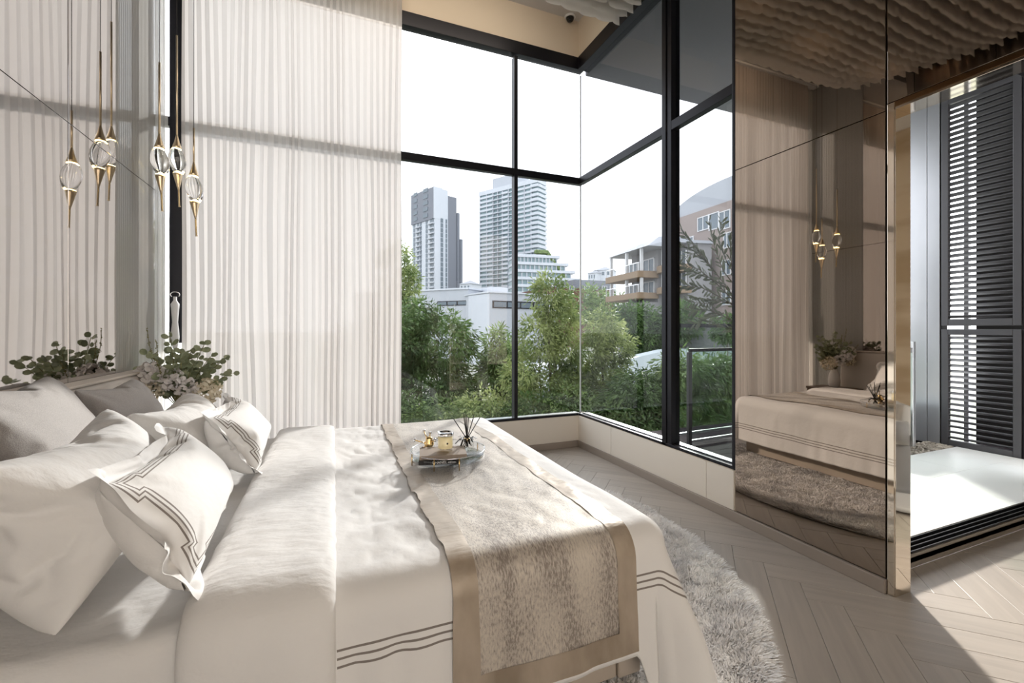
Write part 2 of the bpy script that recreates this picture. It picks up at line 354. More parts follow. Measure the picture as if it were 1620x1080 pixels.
# right wall below the window
wr = MB(); wr.box(XR, XR+.16, YM-.005, YF+.16, -.1, ZS-.02); wr.box(XR, XR+.12, YM, YF+.1, ZH1, ZC)
wall_right = wr.build('wall_right', M['bulk'], kind='structure')
for a, b_ in ((2.42, 3.60), (3.603, YF-.012)): MB().bbox(XR-.012, XR, a, b_, .07, ZS-.022, .002).build('sill_panel', M['panel'], wall_right)
MB().bbox(XR-.012, XR, YM+.001, 2.417, .07, ZS-.022, .002).build('sill_panel', M['panel'], wall_right)
bb = MB(); bb.bbox(XR-.022, XR, 1.30, YF-.022, 0, .069, .003); bb.build('baseboard_right', M['skirt'], kind='structure')

# mirror wall on the right: core + mirror panels + polished edge
core = MB(); core.box(XR+.012, XR+.11, YO+.012, YM-.006, 0, ZC); core.box(XR+.012, XR+.11, YB, YO+.012, ZM-.0, ZC)
wall_m = core.build('wall_mirrored', M['seam'], kind='structure')
gp = .004
for a, b_, z0, z1 in ((1.305, YM-.004, .072, ZM-gp), (1.305, YM-.004, ZM, ZC-.01), (YO-.9, 1.297, ZM+.03, ZC-.01), (YO-2.2, YO-.905, ZM+.03, ZC-.01)):
    MB().bbox(XR-.003, XR+.012, a, b_, z0, z1, .0015).build('mirror_panel', M['mirror_r'], wall_m)
MB().bbox(XR-.006, XR+.012, YO, 1.297, .0, ZM+.025, .002).build('edge_trim', M['bronze'], wall_m)
MB().bbox(XR-.002, XR+.122, YO-.004, YO+.012, .0, ZM-.012, .001).build('jamb_lining', M['bronze'], wall_m)
MB().bbox(XR-.004, XR+.122, YB, YO-.002, ZM-.012, ZM+.0, .001).build('head_lining', M['bronze'], wall_m)
MB().bbox(XR-.006, XR+.0, YB, YO, ZM, ZM+.026, .001).build('head_trim', mat('dark_bronze_trim', (.28, .17, .09), .15, 1), wall_m)

# left wall: fluted boards at the far end, pale mirrors before them
wl = MB(); wl.box(XL-.15, XL-.022, YB, 4.42, -.1, ZC)
wall_left = wl.build('wall_left', M['seam'], kind='structure')
def fluted(y0, y1, z0, z1):
    n = int((y1-y0)/.0135); ys = np.linspace(y0, y1, n*4+1)
    ph = (np.arange(n*4+1) % 4); xs = XL-.006+.006*np.where((ph == 1) | (ph == 2), 1, .0)
    V = []; 
    for z in (z0, z1):
        for a, b_ in zip(xs, ys): V.append((a, b_, z))
    N_ = len(ys); F = [(i, i+N_, i+N_+1, i+1) for i in range(N_-1)]
    V += [(XL-.022, y0, z0), (XL-.022, y0, z1), (XL-.022, y1, z0), (XL-.022, y1, z1)]
    return npmesh('fluted_panel', V, F, M['flute'], wall_left, smooth=False)
fluted(3.527, 4.41, 0, ZM-.003); fluted(3.527, 4.41, ZM+.003, ZC)
for a, b_ in ((2.986, 3.522), (2.30, 2.981), (1.60, 2.295), (.90, 1.595), (.2, .895), (-.5, .195), (-1.2, -.505)):
    for z0, z1 in ((0, ZM-.002), (ZM+.002, ZC)):
        MB().bbox(XL-.022, XL, a, b_, z0, z1, .0012).build('mirror_panel', M['mirror_l'], wall_left)
MB().box(XL-.022, XL, YB, -1.205, 0, ZC).build('plain_panel', M['wall'], wall_left)
# back wall and nook walls
bk = MB(); bk.box(XL-.15, -.8, YB-.15, YB, -.1, ZC); bk.box(1.4, XR-.3, YB-.15, YB, -.1, ZC); bk.box(-.8, 1.4, YB-.15, YB, -.1, .3); bk.box(-.8, 1.4, YB-.15, YB, 3.9, ZC); bk.box(XR-.35, XR-.2, YB-.1, -.95, -.1, ZC)
bk.build('wall_back', M['wall'], kind='structure')
nk = MB(); nk.box(XR-.35, XN+.1, -1.05, -.90, -.1, ZC)
nk.build('wall_nook', M['wall'], kind='structure')
wn = MB(); wn.box(XN, XN+.12, -.95, YD+.1, -.1, ZN+.1); wall_n = wn.build('wall_marble', M['marble'], kind='structure')
for k in range(3):
    for z0, z1 in ((0, 1.6), (1.603, 3.3)): MB().bbox(XN-.015, XN, -.9+k*.76, -.9+k*.76+.757, z0, z1, .0015).build('marble_slab', M['marble'], wall_n)
dw = MB(); dw.box(XR+.12, XN+.12, YD, YD+.12, 3.15, ZH1); dw.build('wall_door', M['canopy'], kind='structure')
# far wall window
win1 = empty('window_1', (XL, YF, ZS), kind='structure'); GY = YF+.06
def bx(name, m, par, *b, r=.003): return MB().bbox(*b, r).build(name, m, par)
bx('bottom_rail', M['black'], win1, XL-.02, XR, YF+.0, YF+.03, ZS-.02, ZS+.006)
bx('sill_ledge', M['alu'], win1, XL-.02, XR+.03, YF+.03, YF+.13, ZS-.02, ZS)
bx('transom', M['black'], win1, XL-.02, XR+.062, YF+.012, YF+.07, ZT0, ZT1)
bx('top_rail', M['black'], win1, XL-.02, XR+.062, YF-.02, YF+.07, ZH0+.01, ZH1)
bx('mullion', M['black'], win1, 1.75, 1.79, YF+.0, YF+.075, ZS, ZH0)
bx('mullion', M['black'], win1, -1.207, -1.117, YF+.0, YF+.12, 1.19, ZH0)
for a, b_ in ((-1.117, 1.755), (1.785, XR+.06)):
    for z0, z1 in ((ZS, ZT0), (ZT1, ZH0)): MB().box(a, b_, GY, GY+.006, z0, z1).build('pane', M['pane_far'], win1)
win_fill = empty('fill_window', (.4, YB-.1, .3), kind='structure')      # unseen window added behind the camera for fill light
for x_ in (-.8, .28, 1.36): bx('mullion', M['black'], win_fill, x_, x_+.04, YB-.10, YB-.04, .3, 3.9)
bx('bottom_rail', M['black'], win_fill, -.76, 1.36, YB-.10, YB-.04, .3, .34); bx('top_rail', M['black'], win_fill, -.76, 1.36, YB-.10, YB-.04, 3.86, 3.9)
for a, b_ in ((-.76, .28), (.32, 1.36)): MB().box(a, b_, YB-.075, YB-.069, .34, 3.86).build('pane', M['pane_warm'], win_fill)
# right wall window
win2 = empty('window_2', (XR, YF, ZS), kind='structure'); GX = XR+.06
bx('bottom_rail', M['black'], win2, XR, XR+.02, YM, YF, ZS-.02, ZS+.004)
bx('sill_ledge', M['alu'], win2, XR+.02, XR+.15, YM, YF+.03, ZS-.02, ZS-.001)
bx('glazing_bead', M['black'], win2, XR+.045, XR+.055, YM, YF, ZS, ZS+.012)
bx('transom', M['black'], win2, XR+.012, XR+.07, YM, YF+.012, ZT0, ZT1)
bx('top_rail', M['black'], win2, XR-.02, XR+.12, YM, YF-.02, ZH0, ZH1)
bx('mullion', M['black'], win2, XR-.0, XR+.09, 2.852, 2.90, ZS-.02, ZH0)
bx('mullion', M['black'], win2, XR+.01, XR+.10, 2.80, 2.848, ZS-.02, ZH0)
bx('end_stile', M['black'], win2, XR-.004, XR+.08, YM-.002, YM+.022, ZS-.02, ZH0)
for a, b_ in ((2.2, 2.80), (2.90, YF+.06)):
    for z0, z1 in ((ZS, ZT0), (ZT1, ZH0)): MB().box(GX, GX+.006, a, b_, z0, z1).build('pane', M['pane_grey'] if z0 > 2 else M['pane'], win2)
bx('corner_joint', M['plastic_wht'], win2, GX-.004, GX+.010, GY-.004, GY+.010, ZS, ZH0, r=.001)
# sliding door to the terrace (open)
door = empty('door_1', (XR+.12, YD, 0), kind='structure')
tr = MB(); tr.bbox(XR+.10, XN, YD, YD+.012, 0, .075, .002); tr.build('riser', mat('stainless_riser', (.35, .31, .27), .3, .6), door)
tb = MB(); tb.box(XR+.10, XN, YD, YD+.11, .03, .058)
tb.build('track_bed', M['black'], door)
for k in range(4): bx('track', M['black'], door, XR+.10, XN, YD+.006+k*.031, YD+.013+k*.031, .058, .085, r=.0015)
for k in range(3): bx('track_rail', M['alu'], door, XR+.10, XN, YD+.021+k*.031, YD+.0235+k*.031, .058, .068, r=.0008)
bx('head', M['black'], door, XR+.10, XN, YD, YD+.11, 3.07, 3.15)
bx('sliding_leaf', M['black'], door, XN-.08, XN-.02, YD+.02, YD+.08, .086, 3.07)

# ------------------------------------------------------------------ terrace
ter = MB(); ter.box(XR+.16, 6.6, YD+.11, 2.46, -.2, .07); ter.box(XR+.16, 6.6, 2.46, 4.5, -.25, -.0)
terrace = ter.build('terrace_slab', M['deck'], kind='structure')
for y0, y1, xs in ((YD+.112, 2.02, (XR+.165, 3.23, 4.43, 5.63, 5.97)), (2.022, 2.46, (XR+.165, 3.83, 5.03, 5.97))):
    for a, b_ in zip(xs[:-1], xs[1:]): MB().bbox(a+.001, b_-.001, y0, y1, .068, .085, .0015).build('tile', M['tile'], terrace)
# boards of the dark deck
for k in range(10): MB().bbox(XR+.17, 5.1, 2.50+k*.14, 2.636+k*.14, .0, .02, .002).build('deck_board', M['deck'], terrace)
# gravel strip
V = []; F = []
ico = bmesh.new(); bmesh.ops.create_icosphere(ico, subdivisions=1, radius=1); iv = np.array([v.co[:] for v in ico.verts]); ifc = np.array([[v.index for v in f.verts] for f in ico.faces]); ico.free()
for k in range(900):
    s_ = np.array([random.uniform(.010, .02), random.uniform(.010, .02), random.uniform(.006, .011)])
    c_ = np.array([random.uniform(5.12, 5.96), random.uniform(2.475, 2.70), .075+random.uniform(-.005, .012)])
    F.append(ifc+len(V)*len(iv)); V.append(iv*s_+c_)
gr = npmesh('gravel', np.concatenate(V), np.concatenate(F), M['gravel'], kind='stuff')
tag(gr, 'strip of beige gravel between white terrace floor and black planter', 'gravel')
MB().box(5.1, 5.98, 2.461, 2.71, .0, .068).build('gravel_bed', M['deck'], terrace)
# planter box
pl = MB(); pl.bbox(5.12, 5.62, 2.73, 3.2, 0, .44, .008); plo = pl.build('planter', M['black_matt'], loc=(5.4, 2.95, 0))
tag(plo, 'low black box planter at the end of the gravel strip', 'planter')
MB().bbox(5.10, 5.64, 2.71, 3.22, .44, .455, .004).build('coping', M['alu'], plo)
# grey cladding wall and louvred screens at X = 6
cw = MB(); cw.box(6.0, 6.12, 2.60, 3.35, -.1, 4.1); clad = cw.build('wall_terrace', M['black_matt'], kind='structure')
for a, b_ in ((2.605, 2.708), (2.713, 3.34)): MB().bbox(5.985, 6.0, a, b_, 0.07, 4.1, .002).build('cladding_panel', M['steel_grey'], clad)
def louver(y0, y1, label):
    r = empty('louvered_screen', (6.0, (y0+y1)/2, .07), label=label, cat='screen', group='louvered screens beside the terrace')
    sl_m = MB(); s_ = .062
    X_ = 6.02
    zz = [.07, 1.30, 1.335, 3.72]
    for (a, b_) in ((zz[0], zz[1]), (zz[2], zz[3])):
        f = MB(); f.bbox(5.985, 6.035, y0+.005, y0+.062, a, b_, .004); f.bbox(5.985, 6.035, y1-.062, y1-.005, a, b_, .004)
        f.bbox(5.985, 6.035, y0+.0625, y1-.0625, a, a+.07, .004); f.bbox(5.985, 6.035, y0+.0625, y1-.0625, b_-.06, b_, .004)
        f.build('frame', M['louver'], r)
        z = a+.095; first = None
        while z < b_-.08:
            if first is None:
                q = MB(); hw = (y1-y0)/2-.0625
                # tilted blade in its own frame
                q.bbox(-.024, .024, -hw, hw, -.006, .006, .002); first = q.build('slat', M['louver'], r, local=True); o = first
            else: o = first.copy(); C.objects.link(o)
            o.location = (.012, 0, z-.07); o.rotation_euler = (0, math.radians(28), 0)
            z += .058
    return r
louver(2.0, 2.597, 'tall charcoal louvered screen standing beside the grey cladding')
louver(1.39, 1.995, 'tall charcoal louvered screen nearest the sliding door, right of its neighbour')
bx('beam', M['louver'], terrace, 5.96, 6.1, 1.3, 2.6, 3.73, 4.1)
bx('backing_panel', M['black_matt'], terrace, 6.45, 6.55, 1.0, 2.50, 0, 4.0)
bx('backing_post', M['steel_grey'], terrace, 6.45, 6.5, 2.56, 2.60, 0, 4.0)
cn = MB(); cn.bbox(XR+.125, 6.7, YD+.13, 4.30, ZH0+.01, ZH0+.25, .01); cn.build('canopy', M['canopy'], kind='structure')
# glass railings
def railing(pts, h, z0, label, post=.05, thick=.03, group=None, hr=.035):
    r = empty('glass_railing', (pts[0][0], pts[0][1], z0), label=label, cat='railing', group=group)
    for (x_, y_) in pts: bx('post', M['louver'], r, x_-post/2, x_+post/2, y_-post/3, y_+post/3, z0, z0+h)
    for (a, b_) in zip(pts[:-1], pts[1:]):
        va, vb = Vector((a[0], a[1], 0)), Vector((b_[0], b_[1], 0)); d = (vb-va).normalized(); n_ = Vector((-d.y, d.x, 0))
        def slab(t, za, zb, nm, m_):
            q = [va+n_*t, vb+n_*t, vb-n_*t, va-n_*t]; v = [(p.x, p.y, za) for p in q]+[(p.x, p.y, zb) for p in q]
            MB().add(v, [(0,1,2,3),(7,6,5,4),(0,4,5,1),(1,5,6,2),(2,6,7,3),(3,7,4,0)]).build(nm, m_, r)
        slab(thick/2, z0+h, z0+h+hr, 'handrail', M['black']); slab(.006, z0+.06, z0+h-.002, 'glass_panel', M['rail_glass']); slab(.012, z0+.03, z0+.06, 'bottom_rail', M['alu'])
    return r
railing([(3.62, 3.72), (5.0, 3.80)], 1.03, .02, 'low glass railing with dark post on the deck outside right window')
railing([(3.72, 4.02), (5.6, 4.12)], 1.30, .02, 'taller glass railing behind the low one outside right window', post=.03, hr=.045)
rr = empty('grab_post', (5.55, 2.64, .07), label='bright steel post with glass panel beside the black planter', cat='railing')
bx('post', M['alu'], rr, 5.53, 5.58, 2.62, 2.66, .07, 1.17); bx('handrail', M['alu'], rr, 4.7, 5.53, 2.625, 2.655, 1.06, 1.11); bx('glass_panel', M['rail_glass'], rr, 4.7, 5.53, 2.636, 2.644, .15, 1.06)

# ------------------------------------------------------------------ bed surface
XE, YN, YFB, RB, ZB = 1.06, 1.345, 3.31, .075, .575
nA, nB, nC, nD = Noise2(1), Noise2(2), Noise2(3), Noise2(4)
def S(x, q, dz=0., wr=1.0):
    """cloth coordinates -> point on the made bed (x along the bed, q across it)"""
    x = np.asarray(x, float); q = np.asarray(q, float); wr = wr*(.3+.7*sstep(.0, .06, x)-.6*sstep(.27, .35, x))
    pc = np.maximum(x-XE, 0); qn = np.maximum(YN-q, 0); qf = np.maximum(q-YFB, 0); qq = qn+qf
    r = np.hypot(pc, qq); rs = np.maximum(r, 1e-9); R = RB+dz
    th = np.clip(r/R, 0, PI/2); ex = np.maximum(r-R*PI/2, 0)
    out = R*np.sin(th)+ex*.07; down = R*(1-np.cos(th))+ex
    cor = np.where(r > 1e-6, 2*pc*qq/rs**2, 0)
    out = out+cor**1.5*ex*.28
    down = down-cor*ex*.05
    s_ = np.where(pc > qq, q, x)                              # along the edge
    ramp = sstep(.02, .30, ex)
    fold = ramp*(.016*np.sin(s_*11+2*nA(s_*1.5, r*0))+.012*nB(s_*7, r*1.2)) + .010*sstep(0, .1, ex)*nC(s_*16, r*2.5)
    out = out+fold*wr+cor*ramp*.02*np.sin(np.arctan2(qq, pc)*9)
    dx = pc/rs; dy = (qf-qn)/rs
    X = np.minimum(x, XE)+out*dx; Y = np.clip(q, YN, YFB)+out*dy
    e = sstep(0, .10, np.minimum(np.minimum(XE-x, q-YN), YFB-q)+.05)
    zt = ZB+dz+.012*nA(x*2.2, q*2.2)+.007*nB(x*5, q*4)*e
    zt = zt+wr*e*(.009*nC(x*9+nD(x*3, q*3), q*5.5)+.0055*nD(x*20+2*nB(x*2, q*3), q*12+nA(x*4, q*4))+.0025*nB(x*44, q*22))
    Z = np.maximum(zt-down, .035)
    return np.stack([X, Y, Z], -1)
def SN(x, q, dz=0., wr=1.0):
    h = 2e-3; a = S(x+h, q, dz, wr)-S(x-h, q, dz, wr); b_ = S(x, q+h, dz, wr)-S(x, q-h, dz, wr)
    n = np.cross(a, b_); n /= np.maximum(np.linalg.norm(n, axis=-1, keepdims=True), 1e-9); return S(x, q, dz, wr), n
def sheet(name, xs, qs, off, mat_, parent=None, loc=None, uvf=None, dz=0., wr=1., thick=.006):
    Xg, Qg = np.meshgrid(xs, qs, indexing='ij')
    if uvf: Qg = uvf(Xg, Qg)
    p, n = SN(Xg, Qg, dz, wr); o_ = off(Xg, Qg) if callable(off) else off
    o_ = np.broadcast_to(o_, Xg.shape)[..., None]
    V = (p+n*o_).reshape(-1, 3); F = gridfaces(len(xs), len(qs)); uv = np.stack([Xg.ravel(), Qg.ravel()], 1)
    ob = npmesh(name, V, F, mat_, parent, True, loc, uv)
    if thick:
        md = ob.modifiers.new('thickness', 'SOLIDIFY'); md.thickness = thick; md.offset = -1
    return ob
bed = empty('bed', (-.1, 2.32, 0), label='double bed with beige upholstered headboard and low platform base', cat='bed')
bs = MB(); bs.bbox(-1.14, .955, 1.335, 3.30, .03, .17, .006); bs.build('platform', M['leather'], bed)
bs = MB(); bs.bbox(.958, 1.055, 1.325, 3.31, .03, .17, .006); bs.build('foot_rail', M['leather'], bed)
hb = MB(); hb.bbox(-1.275, -1.17, 1.0, 3.74, 0, 1.01, .03); hb.build('headboard', M['head'], bed, smooth=True)
MB().bbox(-1.277, -1.168, .998, 3.742, 1.008, 1.022, .004).build('headboard_cap', mat('headboard_piping', (.66, .58, .50), .5), bed)
mt = MB(); mt.bbox(-1.15, 1.03, 1.37, 3.28, .172, .53, .05); mt.build('mattress', M['cotton'], bed, smooth=True)
sh = sheet('fitted_sheet', np.arange(-1.165, .06, .02), np.arange(YN-.48, YFB+.40, .02), -.012, M['cotton'], None, (-.7, 2.32, .5), thick=.004)
tag(sh, 'plain white fitted sheet under the pillows at the head end', 'sheet')
# duvet
QN = YN-.44
M['duvet'] = stripemat('striped_duvet_cotton', XE+.295, (YFB-YN)/2+.175, 0, (YN+YFB)/2, 0, (0, .022, .044), .0032, open_x0=True)
def dofs(x, q): return .020*np.sqrt(np.clip((x+.32)/.035, 0, 1))
dv = sheet('duvet', np.concatenate([np.arange(-.32, -.27, .006), np.arange(-.27, XE+.46, .0125)]), np.arange(QN, YFB+.42, .0125), dofs, M['duvet'], None, (.3, 2.3, .5), uvf=lambda x, q: np.where(q < YN, YN-(YN-q)*(1+.30*sstep(.965, 1.03, x)), q))
tag(dv, 'white cotton duvet with three thin taupe stripes along its hanging edge', 'duvet')
def fofs(x, q):
    t = np.clip((x+.345)/.35, 0, 1); wv = .010*nA(x*5, q*3)
    return .022+.034*np.clip(1-np.abs(2*t-1)**5, 0, 1)**.5+wv*np.clip(4*t*(1-t), 0, 1)
xs = -.345+.352*(1-np.cos(np.linspace(0, PI, 44)))/2
fo = sheet('folded_band', xs, np.arange(QN-.02, YFB+.42, .0125), fofs, M['cotton'], dv, wr=1., thick=.0)
# runner with satin borders
RX0, RX1, RBW = .325, .965, .074
rq = np.arange(YN-.415, YFB+.36, .0125); q0, q1 = rq[0], rq[-1]
rn = sheet('bed_runner', np.arange(RX0, RX1+.001, .0125), rq, .0275, M['runner'], None, (.65, 2.3, .6), wr=1.0, thick=.004)
tag(rn, 'distressed beige velvet bed runner with bronze satin borders lying across the duvet', 'runner')
def border(x0, x1, qa, qb, nx, nq):
    def o_(x, q):
        t = np.minimum(np.minimum((x-x0), (x1-x)), np.minimum(q-qa, qb-q)); return .0295+.0015*nC(x*20, q*14)
    return sheet('satin_border', np.linspace(x0, x1, nx), np.linspace(qa, qb, nq), o_, M['satin'], rn, thick=.0)
border(RX0-.004, RX0+RBW, q0-.004, q1, 12, 230); border(RX1-RBW, RX1+.004, q0-.004, q1, 12, 230)
border(RX0+RBW, RX1-RBW, q0-.004, q0+RBW, 52, 12); border(RX0+RBW, RX1-RBW, q1-RBW, q1, 52, 12)

# ------------------------------------------------------------------ pillows: inflated cloth, settled with the cloth solver
STEP = .0131
def inflate(w_, h_, flange, seed, press=3.2, frames=22, step=STEP, shrink=0.0):
    rg = np.random.default_rng(seed)
    nu = int(w_/step)+1; nv = int(h_/step)+1
    us = np.linspace(-w_/2, w_/2, nu); vs = np.linspace(-h_/2, h_/2, nv)
    U, Vv = np.meshgrid(us, vs, indexing='ij'); idx = np.arange(nu*nv).reshape(nu, nv)
    bord = np.zeros((nu, nv), bool); bord[0] = bord[-1] = True; bord[:, 0] = bord[:, -1] = True
    nz = Noise2(seed+50)
    bulge = .02*np.clip(1-(2*U/w_)**2, 0, 1)*np.clip(1-(2*Vv/h_)**2, 0, 1)
    top = np.stack([U, Vv, bulge+.004*nz(U*14, Vv*14)*(~bord)], -1).reshape(-1, 3)
    bot = np.stack([U, Vv, -bulge-.004*nz(U*14+9, Vv*14)*(~bord)], -1).reshape(-1, 3)
    remap = np.where(bord.ravel(), np.arange(nu*nv), -1); k = nu*nv; inner = np.where(remap < 0)[0]
    remap[inner] = k+np.arange(len(inner))
    Vall = np.concatenate([top, bot[inner]]); uvs = Vall[:, :2].copy()
    Ft = gridfaces(nu, nv); Fb = remap[Ft][:, ::-1]; F = np.concatenate([Ft, Fb]); uv_all = uvs
    nb = len(Vall)
    if flange:
        ring = list(idx[:, 0])+list(idx[-1, 1:])+list(idx[-2::-1, -1])+list(idx[0, -2:0:-1])
        rings = [np.array(ring)]; layers = 3
        base = Vall[ring][:, :2]
        # outward offset with mitred corners
        sx = np.where(np.abs(np.abs(base[:, 0])-w_/2) < 1e-6, np.sign(base[:, 0]), 0); sy = np.where(np.abs(np.abs(base[:, 1])-h_/2) < 1e-6, np.sign(base[:, 1]), 0)
        for l in range(1, layers+1):
            p = base+flange*l/layers*np.stack([sx, sy], 1)
            z = .006*nz(p[:, 0]*10+3, p[:, 1]*10+l)*l
            n0 = len(Vall); Vall = np.concatenate([Vall, np.column_stack([p, z])]); rings.append(n0+np.arange(len(ring)))
        FF = []
        for l in range(layers):
            a, b_ = rings[l], rings[l+1]; FF.append(np.stack([a, b_, np.roll(b_, -1), np.roll(a, -1)], 1))
        F = np.concatenate([F]+FF)
        uv_all = Vall[:, :2].copy()
    me = bpy.data.meshes.new('tmp'); me.from_pydata(Vall.tolist(), [], F.tolist()); me.update()
    ob = bpy.data.objects.new('tmp', me); C.objects.link(ob)
    vg = ob.vertex_groups.new(name='press'); vg.add(list(range(nb)), 1.0, 'REPLACE')
    md = ob.modifiers.new('cloth', 'CLOTH'); st = md.settings
    st.quality = 5; st.mass = .15; st.tension_stiffness = 12; st.compression_stiffness = 12; st.shear_stiffness = 4; st.bending_stiffness = .015
    st.use_pressure = True; st.uniform_pressure_force = press; st.vertex_group_pressure = 'press'; st.effector_weights.gravity = 0; st.air_damping = 3
    st.shrink_min = shrink
    md.collision_settings.use_collision = False; md.point_cache.frame_start = 1; md.point_cache.frame_end = frames+2
    for f in range(1, frames+1): SC.frame_set(f)
    dg = bpy.context.evaluated_depsgraph_get(); ev = ob.evaluated_get(dg); m2 = ev.to_mesh()
    co = np.empty(len(m2.vertices)*3); m2.vertices.foreach_get('co', co); ev.to_mesh_clear()
    bpy.data.objects.remove(ob); SC.frame_set(1)
    return co.reshape(-1, 3), F, uv_all
def place_pillow(name, sim, B0, B1, T0, mat_, label, cat, group, bendk=.0, sag=.0, scale_n=1.0, roll=0.0):
    """B0 near-bottom corner, B1 far-bottom corner, T0 near-top corner, all world; the pillow keeps its own size"""
    co, F, uv = sim; co = co.copy()
    B0, B1, T0 = map(Vector, (B0, B1, T0)); eu = (B1-B0); W_ = eu.length; eu.normalize(); ev_ = (T0-B0); ev_ = (ev_-eu*ev_.dot(eu)); H_ = ev_.length; ev_.normalize(); en = ev_.cross(-eu)
    w0 = np.ptp(uv[:, 0]); h0 = np.ptp(uv[:, 1])
    u = co[:, 0]/w0*W_; v = co[:, 1]/h0*H_; n = co[:, 2]*scale_n
    t = v/H_+.5
    n = n-bendk*(t**2)*H_+ bendk*.33*H_
    n = n+sag*(1-(2*u/W_)**2)*0
    v = v-sag*sstep(0, 1, t)*(2*u/W_)**2*H_*-0.0
    thick = 1+.35*(1-t)                             # filling settles towards the bottom
    n = np.where(True, n*thick, n)
    cen = (B0+B1)/2+ev_*H_/2
    Wd = np.array(cen)+np.outer(u, eu)+np.outer(v, ev_)+np.outer(n, en)
    Wd[:, 2] = np.maximum(Wd[:, 2], .588+.008*RNG.random(len(Wd))*0)
    loc = tuple((B0+B1)/2)
    mats_ = [mat_, M['cotton']] if mat_ is M['sham'] else mat_
    o = npmesh(name, Wd, F, mats_, None, True, loc, uv)
    if mat_ is M['sham']:
        nf_ = (int(.64/STEP))*(int(.40/STEP)); ix = np.zeros(len(F), np.int32); ix[nf_:2*nf_] = 1; o.data.polygons.foreach_set('material_index', ix)
    md = o.modifiers.new('smooth', 'SUBSURF'); md.levels = 1; md.render_levels = 1
    return tag(o, label, cat, group)
Gp, Gs, Gc = 'plain white pillows on the bed', 'striped pillow shams on the bed', 'grey cushions against the headboard'
simA = inflate(.74, .50, 0, 3, 3.0); simB = inflate(.74, .50, 0, 4, 3.0)
simS = inflate(.64, .40, .05, 5, 2.2); simS2 = inflate(.64, .40, .05, 6, 2.2)
simC = inflate(.62, .55, 0, 8, 1.8)
M['sham'] = stripemat('striped_sham_cotton', .25, .135, 0, 0, .021, (0, .011, .022), .0021)
place_pillow('cushion', simC, (-.90, 1.02, .60), (-.86, 1.70, .60), (-1.02, 1.04, 1.06), M['grey_fab'], 'silver grey cushion nearest the camera against the headboard, mostly cut off at left', 'cushion', Gc)
place_pillow('cushion', simC, (-.86, 1.80, .60), (-.92, 2.50, .60), (-1.07, 1.80, 1.13), M['grey_fab'], 'silver grey cushion standing behind the large white pillow', 'cushion', Gc)
place_pillow('cushion', simC, (-.93, 2.52, .60), (-.93, 3.18, .60), (-1.07, 2.54, 1.04), M['grey_fab'], 'silver grey cushion farthest from the camera, half hidden behind white pillows', 'cushion', Gc)
place_pillow('pillow', simA, (-.57, 1.27, .585), (-.58, 2.08, .585), (-.77, 1.27, 1.03), M['cotton'], 'large plain white pillow nearest the camera', 'pillow', Gp)
place_pillow('pillow', simB, (-.62, 2.22, .59), (-.60, 3.00, .59), (-.80, 2.22, .97), M['cotton'], 'plain white pillow behind the farther striped sham', 'pillow', Gp)
place_pillow('pillow_sham', simS, (-.31, 1.27, .585), (-.36, 2.06, .59), (-.55, 1.27, .985), M['sham'], 'white sham with triple taupe stripe border, nearest the camera', 'pillow', Gs)
place_pillow('pillow_sham', simS2, (-.30, 2.24, .585), (-.36, 3.04, .59), (-.55, 2.24, .955), M['sham'], 'white sham with triple taupe stripe border, farther from the camera', 'pillow', Gs)

# ------------------------------------------------------------------ tray with candle, books, diffuser
zt = ZB+.033
TX, TY = .565, 2.292
tray = empty('tray', (TX, TY, zt), label='round clear acrylic tray with brass legs on the bed runner', cat='tray')
MB().lathe([(.19, 0), (.194, .002), (.194, .006), (.19, .008), (0, .008)], (TX, TY, zt+.010), 48).build('plate', M['acrylic'], tray, True)
MB().lathe([(.190, 0), (.196, 0), (.196, .042), (.190, .042), (.190, .008)], (TX, TY, zt+.012), 48).build('rim_wall', M['acrylic'], tray, True)
rim = [(TX+.196*math.cos(a), TY+.196*math.sin(a), zt+.055) for a in np.linspace(0, 2*PI, 49)]
MB().tube(rim, .0022, 6).build('rim_wire', M['chrome'], tray, True)
for a in (.35, 1.9, 3.3, 4.12, 4.75): MB().tube([(TX+.198*math.cos(a), TY+.198*math.sin(a), zt-.004), (TX+.198*math.cos(a), TY+.198*math.sin(a), zt+.055)], .003, 8).build('leg', M['gold'], tray, True)
zp = zt+.019
def book(cx_, cy_, z, L_, D_, H_, rz, cov, label, text=None):
    r = empty('book', (cx_, cy_, z), rz, label=label, cat='book'); ORG[r.name] = Vector((0, 0, 0))
    MB().bbox(-L_/2+.004, L_/2-.004, -D_/2+.003, D_/2-.004, .002, H_-.002, .001).build('pages', M['paper'], r, local=True)
    c = MB(); c.bbox(-L_/2, L_/2, -D_/2, D_/2, 0, .0022, .0008); c.bbox(-L_/2, L_/2, -D_/2, D_/2, H_-.0022, H_, .0008); c.bbox(-L_/2, L_/2, -D_/2-.001, -D_/2+.0025, 0, H_, .0008)
    c.build('cover', cov, r, local=True)
    if text:
        for s_, sz, px in text:
            cu = bpy.data.curves.new('lettering', 'FONT'); cu.body = s_; cu.size = sz; cu.extrude = .0003; cu.align_x = 'CENTER'; cu.align_y = 'CENTER'
            tt = bpy.data.objects.new('lettering_curve', cu); C.objects.link(tt); bpy.context.view_layer.update(); me_ = bpy.data.meshes.new_from_object(tt.evaluated_get(bpy.context.evaluated_depsgraph_get())); bpy.data.objects.remove(tt)
            me_.materials.clear(); me_.materials.append(M['white_ink']); t = bpy.data.objects.new('lettering', me_); C.objects.link(t); t.parent = r; t.location = (px, -D_/2-.0013, H_/2); t.rotation_euler = (PI/2, 0, 0)
    return r
bz = -math.radians(14)
book(.505, 2.225, zp, .205, .15, .021, bz, M['book_black'], 'thin black book at the bottom of the stack on the tray', [('CHANEL', .019, 0)])
book(.525, 2.245, zp+.0212, .235, .17, .020, bz+.05, M['book_brown'], 'brown book lying on the black book under the candle')
